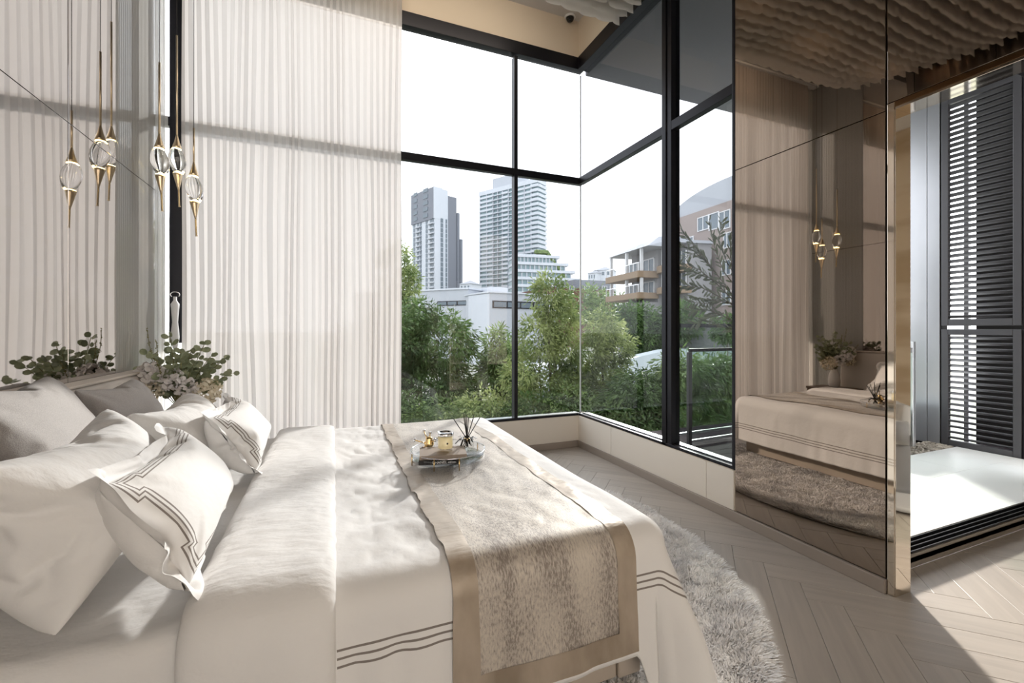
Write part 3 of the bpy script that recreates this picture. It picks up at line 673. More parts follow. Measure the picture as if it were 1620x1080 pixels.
zb2 = zp+.0414
CXc, CYc = .538, 2.240
cn_ = empty('candle', (CXc, CYc, zb2), label='cream candle in a clear glass jar with silver rim on the books', cat='candle')
MB().lathe([(0, 0), (.038, 0), (.040, .004), (.041, .095), (.0385, .095), (.0375, .016), (0, .014)], (CXc, CYc, zb2), 40).build('jar', M['jar'], cn_, True)
MB().lathe([(0, .0165), (.0368, .0165), (.0372, .074), (0, .072)], (CXc, CYc, zb2), 36).build('wax', M['candle'], cn_, True)
MB().lathe([(.0414, .080), (.0420, .081), (.0420, .096), (.0380, .0965), (.0380, .090)], (CXc, CYc, zb2), 40).build('silver_rim', M['chrome'], cn_, True)
MB().tube([(CXc, CYc, zb2+.072), (CXc+.001, CYc, zb2+.084)], .0012, 6).build('wick', M['black_matt'], cn_, True)
MB().box(CXc-.004, CXc+.004, CYc-.0432, CYc-.0420, zb2+.042, zb2+.050).build('emblem', M['black_matt'], cn_)
DX, DY = .682, 2.335
df = empty('reed_diffuser', (DX, DY, zp), label='glass reed diffuser with black reeds and black ribbon bow on the tray', cat='diffuser')
MB().lathe([(0, 0), (.034, 0), (.041, .006), (.043, .022), (.038, .042), (.026, .054), (.015, .058), (.015, .072), (.0125, .072), (.0125, .058), (.024, .050), (.036, .038), (.040, .020), (.036, .006), (0, .004)], (DX, DY, zp), 36).build('bottle', M['jar'], df, True)
MB().lathe([(.0155, .058), (.018, .060), (.018, .070), (.0155, .072)], (DX, DY, zp), 30).build('collar', M['gold'], df, True)
for (ax_, ay_, l_) in ((-.62, .05, .155), (-.12, .1, .165), (.06, .25, .15), (.26, -.12, .16), (.66, .05, .155), (.42, .3, .15), (-.14, -.2, .17), (-.02, -.3, .15)):
    d = Vector((ax_, ay_, 1)).normalized(); p0 = Vector((DX, DY, zp+.062)); MB().tube([p0-d*.05*.9+Vector((0, 0, .004)), p0+d*l_*.9], .0024, 8).build('reed', M['black_matt'], df, True)
rb = MB()
for k in range(14):
    a = k*2*PI/14+.2; L_ = random.uniform(.028, .055); zz = random.uniform(-.03, .02)
    p0 = Vector((DX, DY, zp+.062)); d = Vector((math.cos(a), math.sin(a), 0)); s_ = Vector((-math.sin(a), math.cos(a), 0))
    pts = [p0+d*.017, p0+d*(.017+L_*.5)+Vector((0, 0, .014+zz*.3)), p0+d*(.017+L_)+Vector((0, 0, zz))]
    for i in range(2):
        a0, a1 = pts[i], pts[i+1]; w_ = .005; rb.add([a0-s_*w_, a0+s_*w_, a1+s_*w_, a1-s_*w_], [(0, 1, 2, 3)]); rb.add([a0-s_*w_+Vector((0, 0, .001)), a0+s_*w_+Vector((0, 0, .001)), a1+s_*w_+Vector((0, 0, .001)), a1-s_*w_+Vector((0, 0, .001))], [(3, 2, 1, 0)])
rb.build('ribbon_bow', M['ribbon'], df)
# gold ornament with rod-like flowers
GXo, GYo = .485, 2.40
go = empty('gold_ornament', (GXo, GYo, zp), label='small gold knot ornament with glass rods behind the candle', cat='ornament')
MB().lathe([(0, 0), (.024, 0), (.022, .006), (.012, .012), (.014, .022), (.024, .034), (.028, .048), (.018, .064), (.020, .072), (.012, .082), (0, .084)], (GXo, GYo, zp), 20).build('body', M['gold'], go, True)
for (dx_, dy_, dz_, l_, nm) in ((-.9, -.1, .35, .085, 0), (.9, .1, .55, .08, 1), (-.35, .3, 1, .075, 0), (.2, .5, .9, .06, 0), (.35, -.5, .4, .05, 0), (-.6, -.6, -.1, .06, 0)):
    d = Vector((dx_, dy_, dz_)).normalized(); p0 = Vector((GXo, GYo, zp+.042)); p1 = p0+d*l_
    MB().tube([p0, p1], .0034 if not nm else .0075, 10).build('rod', M['gold'] if not nm else M['chrome'], go, True)
    MB().lathe([(0, -.004), (.009, -.002), (.012, .003), (.007, .008), (0, .009)], p1, 14, ax=d).build('knob', M['plastic_blk'] if nm else M['chrome'], go, True)

# ------------------------------------------------------------------ pendants
def pendant(tip, rod_top, label, dx=.012):
    x, y, z = tip; r = empty('pendant_lamp', (x, y, z), label=label, cat='lamp', group='crystal drop pendant lamps beside the bed')
    bxx = x
    tx = x-dx                                    # the lower stem hangs a little askew
    MB().lathe([(.0068, 0), (.0068, .006), (.0058, .008), (.0055, .128)], (0, 0, 0), 14).v
    MB().tube([(bxx, y, z), (bxx, y, z+.006), (bxx-.001, y, z+.007), (bxx-dx*.45, y, z+.130)], [.0075, .0075, .006, .006], 14).build('lower_stem', M['brass'], r, True)
    MB().lathe([(.006, 0), (.010, .02), (.018, .06), (.028, .105), (.031, .120), (0, .121)], (bxx-dx*.45, y, z+.128), 28, ax=(-.05, 0, 1)).build('lower_cone', M['brass'], r, True)
    c0 = (bxx-dx*.75-.004, y, z+.342)
    MB().lathe([(0, -.100), (.020, -.096), (.031, -.084), (.044, -.058), (.053, -.022), (.055, .010), (.049, .044), (.038, .072), (.028, .088), (.018, .096), (0, .099)], c0, 12, ax=(-.16, .02, 1)).build('crystal', M['crystal'], r, True)
    MB().lathe([(.0285, 0), (.031, .001), (.031, .0035), (.0285, .0045)], (bxx-dx*.6, y, z+.249), 28, ax=(-.05, 0, 1)).build('light_ring', M['led'], r, True)
    MB().lathe([(.027, 0), (.029, .001), (.029, .0045), (.027, .0055)], (tx-.006, y, z+.428), 28).build('light_ring', M['led'], r, True)
    MB().lathe([(0, 0), (.030, .001), (.027, .018), (.016, .055), (.008, .092), (.006, .104)], (tx-.004, y, z+.434), 28).build('upper_cone', M['brass'], r, True)
    MB().tube([(tx-.004, y, z+.536), (tx-.004, y, rod_top)], .0062, 14).build('upper_stem', M['brass'], r, True)
    MB().tube([(tx-.004, y, rod_top), (tx-.004, y, ZC-.002)], .0018, 6).build('cord', M['cord'], r, True)
    MB().lathe([(0, 0), (.03, 0), (.032, .004), (.032, .02), (0, .02)], (tx-.004, y, ZC-.022), 20).build('ceiling_cap', M['brass'], r, True)
pendant((-1.106, 3.74, 2.12), 3.15, 'brass and crystal pendant lamp hanging leftmost, middle height')
pendant((-1.073, 3.985, 2.217), 3.50, 'brass and crystal pendant lamp in the middle, hanging highest before the black window frame')
pendant((-.926, 3.818, 1.976), 2.76, 'brass and crystal pendant lamp hanging lowest and rightmost before the curtain')

# ------------------------------------------------------------------ curtains
def curtain(x0, x1, y, z0, z1, waves, amp, name, m_, label, cat='curtain', nx=None, seed=1, pinch=1.0, loc=None):
    nx = nx or int(waves*18); nz_ = 40; n1, n2 = Noise2(seed), Noise2(seed+1)
    s = np.linspace(0, 1, nx); z = np.linspace(z0, z1, nz_); Sg, Zg = np.meshgrid(s, z, indexing='ij')
    h = (z1-Zg)/(z1-z0)
    ph = Sg*waves*2*PI+3.4*n1(Sg*waves*.22, Zg*.22)+1.0*n2(Sg*waves*.8, Zg*.5)
    a = amp*(.30+1.1*np.abs(n2(Sg*waves*.33, Zg*.12+.3)))*(1+.25*h)
    w2 = Sg*waves*2*PI*.37+2*n2(Sg*3, Zg*.2)
    Y = y+a*np.sin(ph)+amp*.5*h*np.sin(w2)
    X = x0+(x1-x0)*Sg+amp*.35*np.sin(2*ph)+.02*h*n1(Sg*6, Zg*.7)
    V = np.stack([X, Y, Zg], -1).reshape(-1, 3)
    return tag(npmesh(name, V, gridfaces(nx, nz_), m_, None, True, loc or ((x0+x1)/2, y, z0)), label, cat)
cur = curtain(-1.085, .575, 4.10, .02, ZC-.03, 31, .0105, 'curtain', M['sheer'], 'long off-white sheer curtain hanging in soft folds over the left half of far window', seed=5)
curtain(-1.275, -1.20, 4.17, .02, ZC-.03, 2, .012, 'sheer_panel', M['sheer_thin'], 'narrow thin sheer strip between fluted wall and black window frame', seed=12, nx=40)
tk = MB(); tk.box(XL+.02, .62, 4.06, 4.14, ZC-.03, ZC-.004); tko = tk.build('curtain_track', M['plastic_wht'], loc=(0, 4.1, ZC-.03)); tag(tko, 'white ceiling curtain track above the sheer curtain', 'track')
# tie-back hook and white tassel
P0 = P(277, 470, 3.445); hk = empty('curtain_tieback', tuple(P0), label='white fabric tie-back hanging from a chrome hook before the black frame', cat='tieback')
hx, hy, hz = P0
MB().tube([(hx+.03*math.sin(t), hy, hz+.02+.022*math.cos(t)) for t in np.linspace(-2.4, 2.2, 14)], .004, 8).build('hook', M['chrome'], hk, True); MB().tube([(hx, hy, hz+.0), (hx, YF+.005, hz)], .003, 6).build('stem', M['chrome'], hk)
tb_ = MB(); prof = [(.012, 0), (.012, -.03), (.030, -.06), (.026, -.10), (.020, -.20), (.030, -.32), (.018, -.40), (.006, -.42)]
tb_.lathe([(r_, z_) for r_, z_ in reversed(prof)], (hx, hy, hz+.005), 10); q = tb_.build('tassel', M['plastic_wht'], hk, True)
# ------------------------------------------------------------------ nightstand and flowers
ns = empty('nightstand', (-1.02, 3.62, 0), label='dark veneer nightstand hidden between bed and curtain', cat='nightstand')
bx('body', M['wood_dark'], ns, -1.155, -.80, 3.46, 3.92, .0, .52); bx('top', M['wood_dark'], ns, -1.16, -.79, 3.45, 3.93, .52, .545)
bx('drawer', M['wood_dark'], ns, -.80, -.785, 3.48, 3.90, .30, .50); bx('drawer', M['wood_dark'], ns, -.80, -.785, 3.48, 3.90, .08, .285)
for z_ in (.40, .19): bx('knob', M['brass'], ns, -.786, -.77, 3.60, 3.66, z_-.006, z_+.006)
VX, VY, VZ = -1.0, 3.70, .545
vs_ = MB().lathe([(0, 0), (.05, 0), (.062, .02), (.068, .09), (.058, .17), (.040, .21), (.044, .235), (.038, .235), (.034, .21), (.05, .17), (.058, .09), (.05, .02), (0, .01)], (VX, VY, VZ), 32).build('vase', M['vase'], None, True, loc=(VX, VY, VZ))
tag(vs_, 'white ceramic vase on the nightstand in the corner', 'vase')
fb = empty('flower_bouquet', (VX, VY, VZ+.2), label='bouquet of eucalyptus leaves, cream hydrangea and white blooms beside the headboard', cat='flowers')
def disc_leaf(mb, c, d, n_, L_, wd):
    d = d.normalized(); s_ = d.cross(n_).normalized(); n_ = s_.cross(d); pts = [c]
    outl = [(.0, .0), (.25, .75), (.55, 1), (.85, .7), (1, 0), (.85, -.7), (.55, -1), (.25, -.75)]
    v = [c+d*(a*L_)+s_*(b_*wd/2)+n_*(.06*L_*(1-abs(2*a-1))-abs(b_)*.05*L_) for a, b_ in outl]+[c+d*(.5*L_)-n_*.02*L_]
    mb.add(v, [(i, (i+1) % 8, 8) for i in range(8)])
R_ = random.Random(3)
stems = []
for k in range(26):
    a = R_.uniform(-PI, PI); sp_ = R_.uniform(.08, .24); hgt = R_.uniform(.22, .46) - sp_*.35
    stems.append((a, sp_, hgt))
stems += [(-.15, .33, .24), (.1, .27, .34), (2.3, .10, .50), (-1.5, .26, .3), (.8, .18, .44)]
leaf0 = None
for k, (a, sp_, hgt) in enumerate(stems):
    p0 = Vector((VX, VY, VZ+.2)); p2 = p0+Vector((math.cos(a)*sp_, math.sin(a)*sp_*.75, hgt)); 
    if p2.x < XL+.06: p2.x = XL+.06
    if p2.y > 4.0: p2.y = 4.0
    p1 = p0.lerp(p2, .5)+Vector((0, 0, .05)); pts = [(p0*(1-t)**2+p1*2*t*(1-t)+p2*t*t) for t in np.linspace(0, 1, 9)]
    st_ = MB().tube(pts, [.0028]*5+[.002]*4, 6).build('stem', M['stem'], fb, True)
    for i in range(3, 9):
        for s_ in (0, 1, 2):
            ang = R_.uniform(0, 2*PI); t_ = (pts[i]-pts[i-1]).normalized(); side = Vector((math.cos(ang), math.sin(ang), R_.uniform(-.3, .5)))
            L_ = R_.uniform(.045, .075)*(1.15-.05*i); lf = MB()
            disc_leaf(lf, pts[i]+side*.004, (side+t_*.5), Vector((R_.uniform(-.5, .5), -1+R_.uniform(-.5, .5), R_.uniform(.2, 1))), L_, L_*.85)
            lf.build('leaf', M['leaf_euc'], st_, False)
def bloom(c, r, n_, m_, nm, ln=.35, seed=0):
    rg = random.Random(seed); mb = MB()
    for k in range(n_):
        d = Vector((rg.gauss(0, 1), rg.gauss(0, 1), rg.gauss(0, 1))).normalized(); c2 = c+d*r*rg.uniform(.55, 1.0); s_ = d.orthogonal().normalized(); s_.rotate(Matrix.Rotation(rg.uniform(0, 6.3), 3, d))
        disc_leaf(mb, c2, (s_+d*.6), d, r*ln, r*ln*.9)
    MB_ = mb.build(nm, m_, fb)
    return MB_
bloom(Vector((-.82, 3.66, .865)), .085, 260, M['hydr'], 'hydrangea', .30, 1)
bloom(Vector((-1.13, 3.60, .90)), .075, 240, M['hydr'], 'hydrangea', .28, 2)
bloom(Vector((-1.0, 3.55, .97)), .065, 150, M['mum'], 'white_bloom', .55, 3)
bloom(Vector((-1.13, 3.60, 1.00)), .07, 150, M['mum'], 'white_bloom', .6, 4)
bloom(Vector((-.93, 3.60, .90)), .06, 120, M['mum'], 'white_bloom', .5, 5)
gt = MB()
for k, (dx_, dy_, h_) in enumerate(((-.16, -.05, .50), (-.12, -.02, .42), (-.05, -.25, .30))):
    p0 = Vector((VX, VY, VZ+.25)); pts = [p0+Vector((dx_*math.sin(t*1.6), dy_*t, h_*t)) for t in np.linspace(0, 1, 12)]
    gt2 = MB().tube(pts, .002, 6)
    for p in pts[5:]:
        for j in range(6): gt2.lathe([(0, -.004), (.004, 0), (0, .004)], p+Vector((R_.uniform(-.006, .006), R_.uniform(-.006, .006), R_.uniform(-.012, .012))), 5)
    gt2.build('spike', M['stem'], fb, True)

# ------------------------------------------------------------------ rug
CR = (.43, 2.35); RR_ = 1.63
rg_ = MB().lathe([(0, .002), (RR_, .002), (RR_+.01, .008), (RR_, .014), (0, .014)], (CR[0], CR[1], 0), 96).build('rug', M['rugbase'], None, True, loc=(CR[0], CR[1], 0))
tag(rg_, 'round shaggy grey and cream rug under the foot of the bed', 'rug')
nb = 150000
rr_ = RR_*np.sqrt(RNG.random(nb*3)); aa = RNG.random(nb*3)*2*PI; px_ = CR[0]+rr_*np.cos(aa); py_ = CR[1]+rr_*np.sin(aa)
k_ = ((px_ > .82) | (py_ < 1.30))&(px_ > .2); px_, py_ = px_[k_][:nb], py_[k_][:nb]; nb = len(px_)
nR, nR2 = Noise2(31), Noise2(32)
lean = np.stack([nR(px_*38, py_*38), nR2(px_*38, py_*38)], 1)*.012+RNG.normal(0, .006, (nb, 2)); hh = .013+.010*RNG.random(nb)+.012*nR(px_*9+5, py_*9)
edge = sstep(RR_-.10, RR_, np.hypot(px_-CR[0], py_-CR[1]))[:, None]; rad = np.stack([px_-CR[0], py_-CR[1]], 1)/RR_; lean = lean+edge*rad*.03
wa = RNG.random(nb)*PI; wv = np.stack([np.cos(wa), np.sin(wa)], 1)*.0030
b0 = np.stack([px_, py_], 1); lv = []
for t, ww in ((0, 1), (.55, 1.0), (1, .35)):
    c_ = b0+lean*t**1.6
    lv.append(np.column_stack([c_-wv*ww, .012+hh*t])); lv.append(np.column_stack([c_+wv*ww, .012+hh*t]))
V = np.stack(lv, 1).reshape(-1, 3); b6 = np.arange(nb)*6; F = np.concatenate([np.stack([b6, b6+1, b6+3, b6+2], 1), np.stack([b6+2, b6+3, b6+5, b6+4], 1)])
npmesh('pile', V, F, M['pile'], rg_, True, kind='stuff')

# ------------------------------------------------------------------ ceiling installation, lights, camera dome
inst = empty('ceiling_installation', (.6, 1.2, 4.0), label='large cloud of layered white organza strips hanging under the ceiling', cat='installation')
nI, nJ = Noise2(41), Noise2(42)
k = 0
for yy in np.arange(-1.3, 3.31, .098):
    xa = -1.12+.10*nI(yy*1.3, 0)+.10*sstep(2.4, 3.4, yy)*3; xb = 2.36+.05*nI(yy*1.7, 5)-.4*sstep(3.3, 3.6, yy)
    xs = np.arange(xa, xb, .02); nx = len(xs)
    cellw = .17; c_ = (xs+(k % 2)*cellw/2)/cellw; fr = c_-np.floor(c_); rid = nJ(np.floor(c_)*1.37, yy*9.1)
    sc_ = .018*np.sqrt(np.clip(1-(2*fr-1)**2, 0, 1))+.008*rid
    edgeu = .22*(sstep(.0, .9, 0)+np.exp(-((xs-xa)/.5)**2)+.6*np.exp(-((xb-xs)/.5)**2)*0)
    hem = 4.06+.02*sstep(2.9, 3.3, yy)-sc_+.06*nI(xs*.8, yy*.8)+.10*np.exp(-((xs-xa)/.45)**2)+.10*sstep(2.9, 3.4, yy)*0
    rows = []
    for t in (0, .35, 1):
        yv = yy+.004*np.sin(c_*PI*2+rid)*(1-t*.6)+(.008*(1-t)**2)*np.sin(fr*PI)-.03*(1-t)
        rows.append(np.stack([xs, yv, hem+(ZC-.10-hem)*t], -1))
    V = np.stack(rows, 1).reshape(-1, 3); npmesh('organza_strip', V, gridfaces(nx, 3), M['organza'], inst, True); k += 1
cv = empty('cove_light', (.6, 3.42, ZC-.09), label='warm linear ceiling light between the organza and the far bulkhead', cat='light')
bx('profile', M['plastic_wht'], cv, -.2, 2.01, 3.40, 3.44, ZC-.08, ZC-.052, r=.002); MB().box(-.19, 2.0, 3.405, 3.435, ZC-.084, ZC-.080).build('diffuser', M['plastic_wht'], cv)
la = bpy.data.lights.new('lamp', 'AREA'); la.shape = 'RECTANGLE'; la.size = 2.0; la.size_y = .03; la.energy = 6; la.color = (1, .86, .68)
lo2 = bpy.data.objects.new('lamp', la); C.objects.link(lo2); lo2.parent = cv; lo2.location = (.3, 0, -.004); lo2.rotation_euler = (math.radians(35), 0, 0)
def downlight(x, y, label, e=11, z=ZC-.05):
    r = empty('downlight', (x, y, z), label=label, cat='light', group='recessed downlights above the organza')
    MB().lathe([(.045, 0), (.055, 0), (.055, -.006), (.045, -.006)], (x, y, z), 28).build('trim', M['brass'], r, True)
    MB().lathe([(0, -.002), (.044, -.002), (.044, -.001), (0, -.001)], (x, y, z), 24).build('lens', M['bulb'], r, True)
    l = bpy.data.lights.new('lamp', 'SPOT'); l.energy = e; l.color = (1, .74, .48); l.spot_size = math.radians(130); l.spot_blend = .8; l.shadow_soft_size = .05
    lo = bpy.data.objects.new('lamp', l); C.objects.link(lo); lo.parent = r; lo.location = (0, 0, -.02)
for i, (x_, y_) in enumerate(((-.5, 2.9), (.6, 2.9), (1.8, 2.7), (-.5, 1.6), (.6, 1.6), (1.8, 1.4), (-.4, .2), (1.2, .2))): downlight(x_, y_, 'recessed brass downlight above the organza, '+('left row far end', 'centre row far end', 'right row far end', 'left row middle', 'centre row middle', 'right row middle', 'left row camera end', 'right row camera end')[i])
dc = P(902, 27, 4.79); cam_o = empty('dome_camera', (dc.x, dc.y, ZC), label='small black dome security camera on the ceiling corner', cat='camera')
MB().lathe([(.062, 0), (.060, -.012), (.046, -.020), (.044, -.018), (.044, 0)], (dc.x, dc.y, ZC), 32).build('housing', M['plastic_wht'], cam_o, True)
MB().lathe([(0, -.062), (.018, -.059), (.032, -.048), (.041, -.030), (.043, -.014)], (dc.x, dc.y, ZC), 32).build('dome', M['plastic_blk'], cam_o, True)

# ------------------------------------------------------------------ nook furniture seen in reflections
bc = empty('bookcase', (2.6, -.78, 0), label='cream open bookcase reflected in the far window', cat='bookcase')
bx('side', M['shelf'], bc, 2.28, 2.31, -.89, -.55, 0, 2.2); bx('side', M['shelf'], bc, 2.87, 2.90, -.89, -.55, 0, 2.2); bx('back', M['shelf'], bc, 2.31, 2.87, -.89, -.875, 0, 2.2)
for z_ in (.12, .55, .88, 1.22, 1.9): bx('shelf', M['shelf'], bc, 2.31, 2.87, -.874, -.56, z_, z_+.03)
for i, (z_, x_) in enumerate(((1.25, 2.40), (1.25, 2.70), (.91, 2.62), (.58, 2.70))):
    if i in (1, 3):
        q = MB().bbox(x_-.04, x_+.04, -.76, -.68, z_, z_+.11, .003).build('gift_box', M['gold'], loc=(x_, -.72, z_)); tag(q, ('small gold box on the upper bookcase shelf', 'small gold box on the lower bookcase shelf')[i == 3], 'box')
        MB().bbox(x_-.006, x_+.006, -.675, -.672, z_, z_+.11, .0005).build('ribbon', M['black_matt'], q)
    elif i == 0:
        q = MB().lathe([(0, 0), (.05, 0), (.055, .03), (.04, .10), (.02, .12), (.025, .14), (0, .15)], (x_, -.72, z_), 24).build('jug', M['vase'], None, True, loc=(x_, -.72, z_)); tag(q, 'white ceramic jug on the bookcase shelf', 'jug')
    else:
        q = MB().lathe([(0, 0), (.06, 0), (.07, .02), (.065, .02), (.05, .006), (0, .006)], (x_, -.72, z_), 24).build('dish', M['vase'], None, True, loc=(x_, -.72, z_)); tag(q, 'low white dish on the middle bookcase shelf', 'dish')
bx('plinth', M['shelf'], bc, 2.31, 2.87, -.874, -.57, 0, .12)
# armchair with fur throw, fur rug
ac = empty('armchair', (4.35, .38, 0), label='rounded grey velvet armchair seen only in the polished jamb', cat='armchair')
MB().lathe([(0, .03), (.30, .03), (.34, .10), (.34, .38), (.30, .43), (0, .45)], (4.35, .38, 0), 40).build('seat', M['velvet'], ac, True)
bk_ = []; 
for a in np.linspace(-.6, PI+.6, 26): bk_.append((4.35+.33*math.cos(-a), .38+.33*math.sin(-a), .50+.12*math.sin(max(0, min(PI, a)))))
MB().tube(bk_, .09, 14).build('backrest', M['velvet'], ac, True)
th_ = MB(); 
ths = [(4.35+.30*math.cos(a)*s1, .38+.34*math.sin(a)*s1+.05, .46+.38*(1-s1)+.05*math.sin(5*a)) for s1 in (1, .95, .8, .5) for a in np.linspace(0, 2*PI, 25)[:-1]]
th_.add(ths, [(i*24+k, i*24+(k+1) % 24, (i+1)*24+(k+1) % 24, (i+1)*24+k) for i in range(3) for k in range(24)]+[tuple(72+k for k in range(24))])
q = th_.build('fur_throw', M['fur'], None, True, loc=(4.35, .38, .5)); tag(q, 'white fur throw heaped on the grey armchair', 'throw')
q = MB().lathe([(0, .003), (.62, .003), (.66, .02), (.60, .035), (0, .03)], (4.3, .45, 0), 48).build('fur_rug', M['fur'], None, True, loc=(4.3, .45, 0)); tag(q, 'round white fur rug under the grey armchair', 'rug')
# ------------------------------------------------------------------ outside: ground, buildings, trees
M['conc'] = mat('pale_render', (.40, .42, .46), .8); M['conc2'] = mat('cool_white_render', (.50, .525, .57), .8)
M['dkgrey'] = mat('slate_cladding', (.17, .18, .21), .7); M['teal'] = mat('blue_green_glass', (.21, .285, .305), .3, spec=.4); M['winblue'] = mat('far_window_glass', (.12, .15, .18), .3)
M['brick'] = mat('mauve_brick', (.26, .215, .20), .85, bump=((3, 3, 14), .3, .02)); M['redb'] = mat('red_brown_brick', (.12, .045, .045), .85)
M['ochre'] = mat('ochre_render', (.23, .165, .11), .85); M['roofg'] = mat('pale_grey_roof', (.34, .355, .39), .7, bump=((12, 12, 12), .2, .02))
M['greyw'] = mat('grey_render', (.24, .235, .24), .85); M['wframe'] = mat('white_window_frame', (.55, .55, .56), .6); M['curt'] = mat('window_with_blinds', (.12, .15, .18), .3)
GZ = -1.25
gd = MB(); gd.box(-160, 260, YF+.3, 420, GZ-.3, GZ); gd.build('ground', M['stone'], kind='structure')
class Bld:
    """a building whose front runs between two sighted ground points; children use its own frame (x along the front, y away from us, z up)"""
    def __init__(s, name, pxL, dL, pxR, dR, label, group=None):
        a, b_ = P(pxL, HOR, dL), P(pxR, HOR, dR); s.a = a; v = b_-a; s.w = math.hypot(v.x, v.y); s.rz = math.atan2(v.y, v.x)
        s.r = empty(name, (a.x, a.y, GZ), s.rz, label=label, cat='building', group=group)
        s.ux = Vector((math.cos(s.rz), math.sin(s.rz), 0)); s.uy = Vector((-math.sin(s.rz), math.cos(s.rz), 0))
    def xz(s, px, py=None):
        d0 = P(px, HOR, 1.0); dx, dy = d0.x, d0.y        # ray (dx,dy)*t meets a + ux*x
        det = dx*(-s.ux.y)-dy*(-s.ux.x); t = (s.a.x*(-s.ux.y)-s.a.y*(-s.ux.x))/det
        x = (dx*t-s.a.x)*s.ux.x+(dy*t-s.a.y)*s.ux.y
        z = None if py is None else CAMZ-t*(py-HOR)/FPX-GZ
        return x, z
    def box(s, nm, m, *b, r=0): 
        mb = MB(); mb.bbox(*b, r) if r else mb.box(*b); return mb.build(nm, m, s.r, local=True)
    def window(s, px0, px1, py0, py1, panes=2, fr=None, proud=.06):
        x0, z1 = s.xz(px0, py0); x1, z0 = s.xz(px1, py1); t = fr or max(.06, (x1-x0)*.06); mb = MB()
        mb.box(x0, x1, -proud, 0, z0, z0+t); mb.box(x0, x1, -proud, 0, z1-t, z1)
        for k in range(panes+1):
            xx = x0+(x1-x0-t)*k/panes; mb.box(xx, xx+t, -proud, 0, z0+t, z1-t)
        w_ = mb.build('window', M['wframe'], s.r, local=True)
        MB().box(x0+t, x1-t, -proud*.4, .0, z0+t, z1-t).build('pane', M['curt'], w_, local=True); return w_
# slate and white tower
b = Bld('tower_block', 652, 152, 688, 142, 'slim white tower block with slate grey crown, left of the two towers')
H1 = b.xz(688, 296)[1]; Hc = b.xz(688, 345)[1]
b.box('body', M['conc2'], 0, b.w, 0, 5.2, 0, H1); b.box('crown', M['dkgrey'], -.2, b.w*.97, -.35, 3, Hc, H1+.2); b.box('crown_side', M['conc2'], b.w*.972, b.w+.05, -.3, 3, Hc, H1+.25)
b.box('side_slab', M['dkgrey'], 2, b.w+.1, 5.2, 8.6, 0, H1*.965); b.box('side_slab', M['dkgrey'], 2, b.w+.5, 8.7, 9.6, 0, H1*.86); b.box('side_slab', M['dkgrey'], 2, b.w+.9, 9.7, 10.6, 0, H1*.68)
mb = MB(); mc = MB(); n_ = 24; fh = Hc/n_
for i in range(2, n_):
    for c_ in (.07, .24, .36, .62, .80, .88): mb.box(b.w*c_, b.w*(c_+.075), -.12, 0, i*fh+.6, i*fh+2.0)
    for c_ in (.20, .76): mc.box(b.w*c_, b.w*(c_+.22), -.7, 0, i*fh-.1, i*fh+.35)
    mb.box(b.w, b.w+.1, 2.2, 3.2, i*fh+.6, i*fh+2); mb.box(b.w, b.w+.1, 4.2, 4.8, i*fh+.6, i*fh+2)
for i in range(0, 5): mb.box(b.w*.12, b.w*.28, -.5, -.34, Hc+1+i*2.1, Hc+2.2+i*2.1); mb.box(b.w*.55, b.w*.75, -.5, -.34, Hc+1+i*2.1, Hc+2.2+i*2.1)
mb.build('windows', M['winblue'], b.r, local=True, kind='stuff'); mc.build('balconies', M['conc'], b.r, local=True, kind='stuff')
# glass residential tower with podium
b = Bld('tower_block', 760, 168, 851, 152, 'wide blue green glass tower block, right of the two towers')
H2 = b.xz(851, 274)[1]
b.box('body', M['teal'], 0, b.w, 0, 5, 0, H2-3); b.box('roof_block', M['conc'], b.w*.2, b.w*.75, 1, 4, H2-3, H2+2.6); b.box('parapet', M['conc2'], -.3, b.w+.3, -.5, 5, H2-3.2, H2-1.6)
mb = MB(); mg = MB(); nf = 33; fh = (H2-3)/nf
for i in range(1, nf):
    z = i*fh; mb.box(-.2, b.w*.24, -.5, 0, z, z+.75); mb.box(b.w*.41, b.w*.52, -.7, 0, z, z+.75); mb.box(b.w*.66, b.w*.9, -.4, 0, z, z+.75); mb.box(b.w*.9, b.w+.4, -.8, 0, z, z+.95); mb.box(b.w, b.w+.5, 0, 5, z, z+1.0)
    mb.box(b.w*.24, b.w*.41, -.9, 0, z, z+.3); mb.box(b.w*.52, b.w*.66, -.6, 0, z, z+.3)
for x_ in (.0, .13, .245, .33, .415, .52, .66, .79, .9): mg.box(b.w*x_-.15, b.w*x_+.25, -.45, 0, 0, H2-3)
mb.build('floor_bands', M['conc2'], b.r, local=True, kind='stuff'); mg.build('pilasters', M['conc'], b.r, local=True, kind='stuff')
b = Bld('podium_block', 817, 140, 926, 146, 'stepped white terraced block beside the glass tower')
z0 = b.xz(870, 462)[1]; zt_ = b.xz(817, 399)[1]; fh = (zt_-z0)/5.2
for i, pr in enumerate((926, 924, 918, 910, 900, 886)):
    xr = b.xz(pr)[0]; zb_ = z0+(i-1)*fh
    b.box('floor_glass', M['teal'], 0, xr-1.2, .6, 10, max(0, zb_) if i else 0, zb_+fh); b.box('floor_band', M['conc2'], -.3, xr, 0, 10, zb_+fh*.62, zb_+fh, r=.1)
    mb = MB()
    for k in range(12):
        xx = xr*k/12; mb.box(xx, xx+.4, .3, .6, zb_, zb_+fh*.62)
    mb.build('pilasters', M['conc'], b.r, local=True, kind='stuff')
fl_ = MB()
for k in range(26):
    xx = b.xz(850+k*1.9)[0]; zz_ = b.xz(868, 400)[1]-max(0, k-9)*.55; c_ = Vector((xx, 1, zz_+.3)); fl_.lathe([(0, -.8), (.8, -.4), (.7, .5), (0, .9)], c_, 7)
fl_.build('roof_plants', M['leaf_mid'], b.r, local=True, kind='stuff')
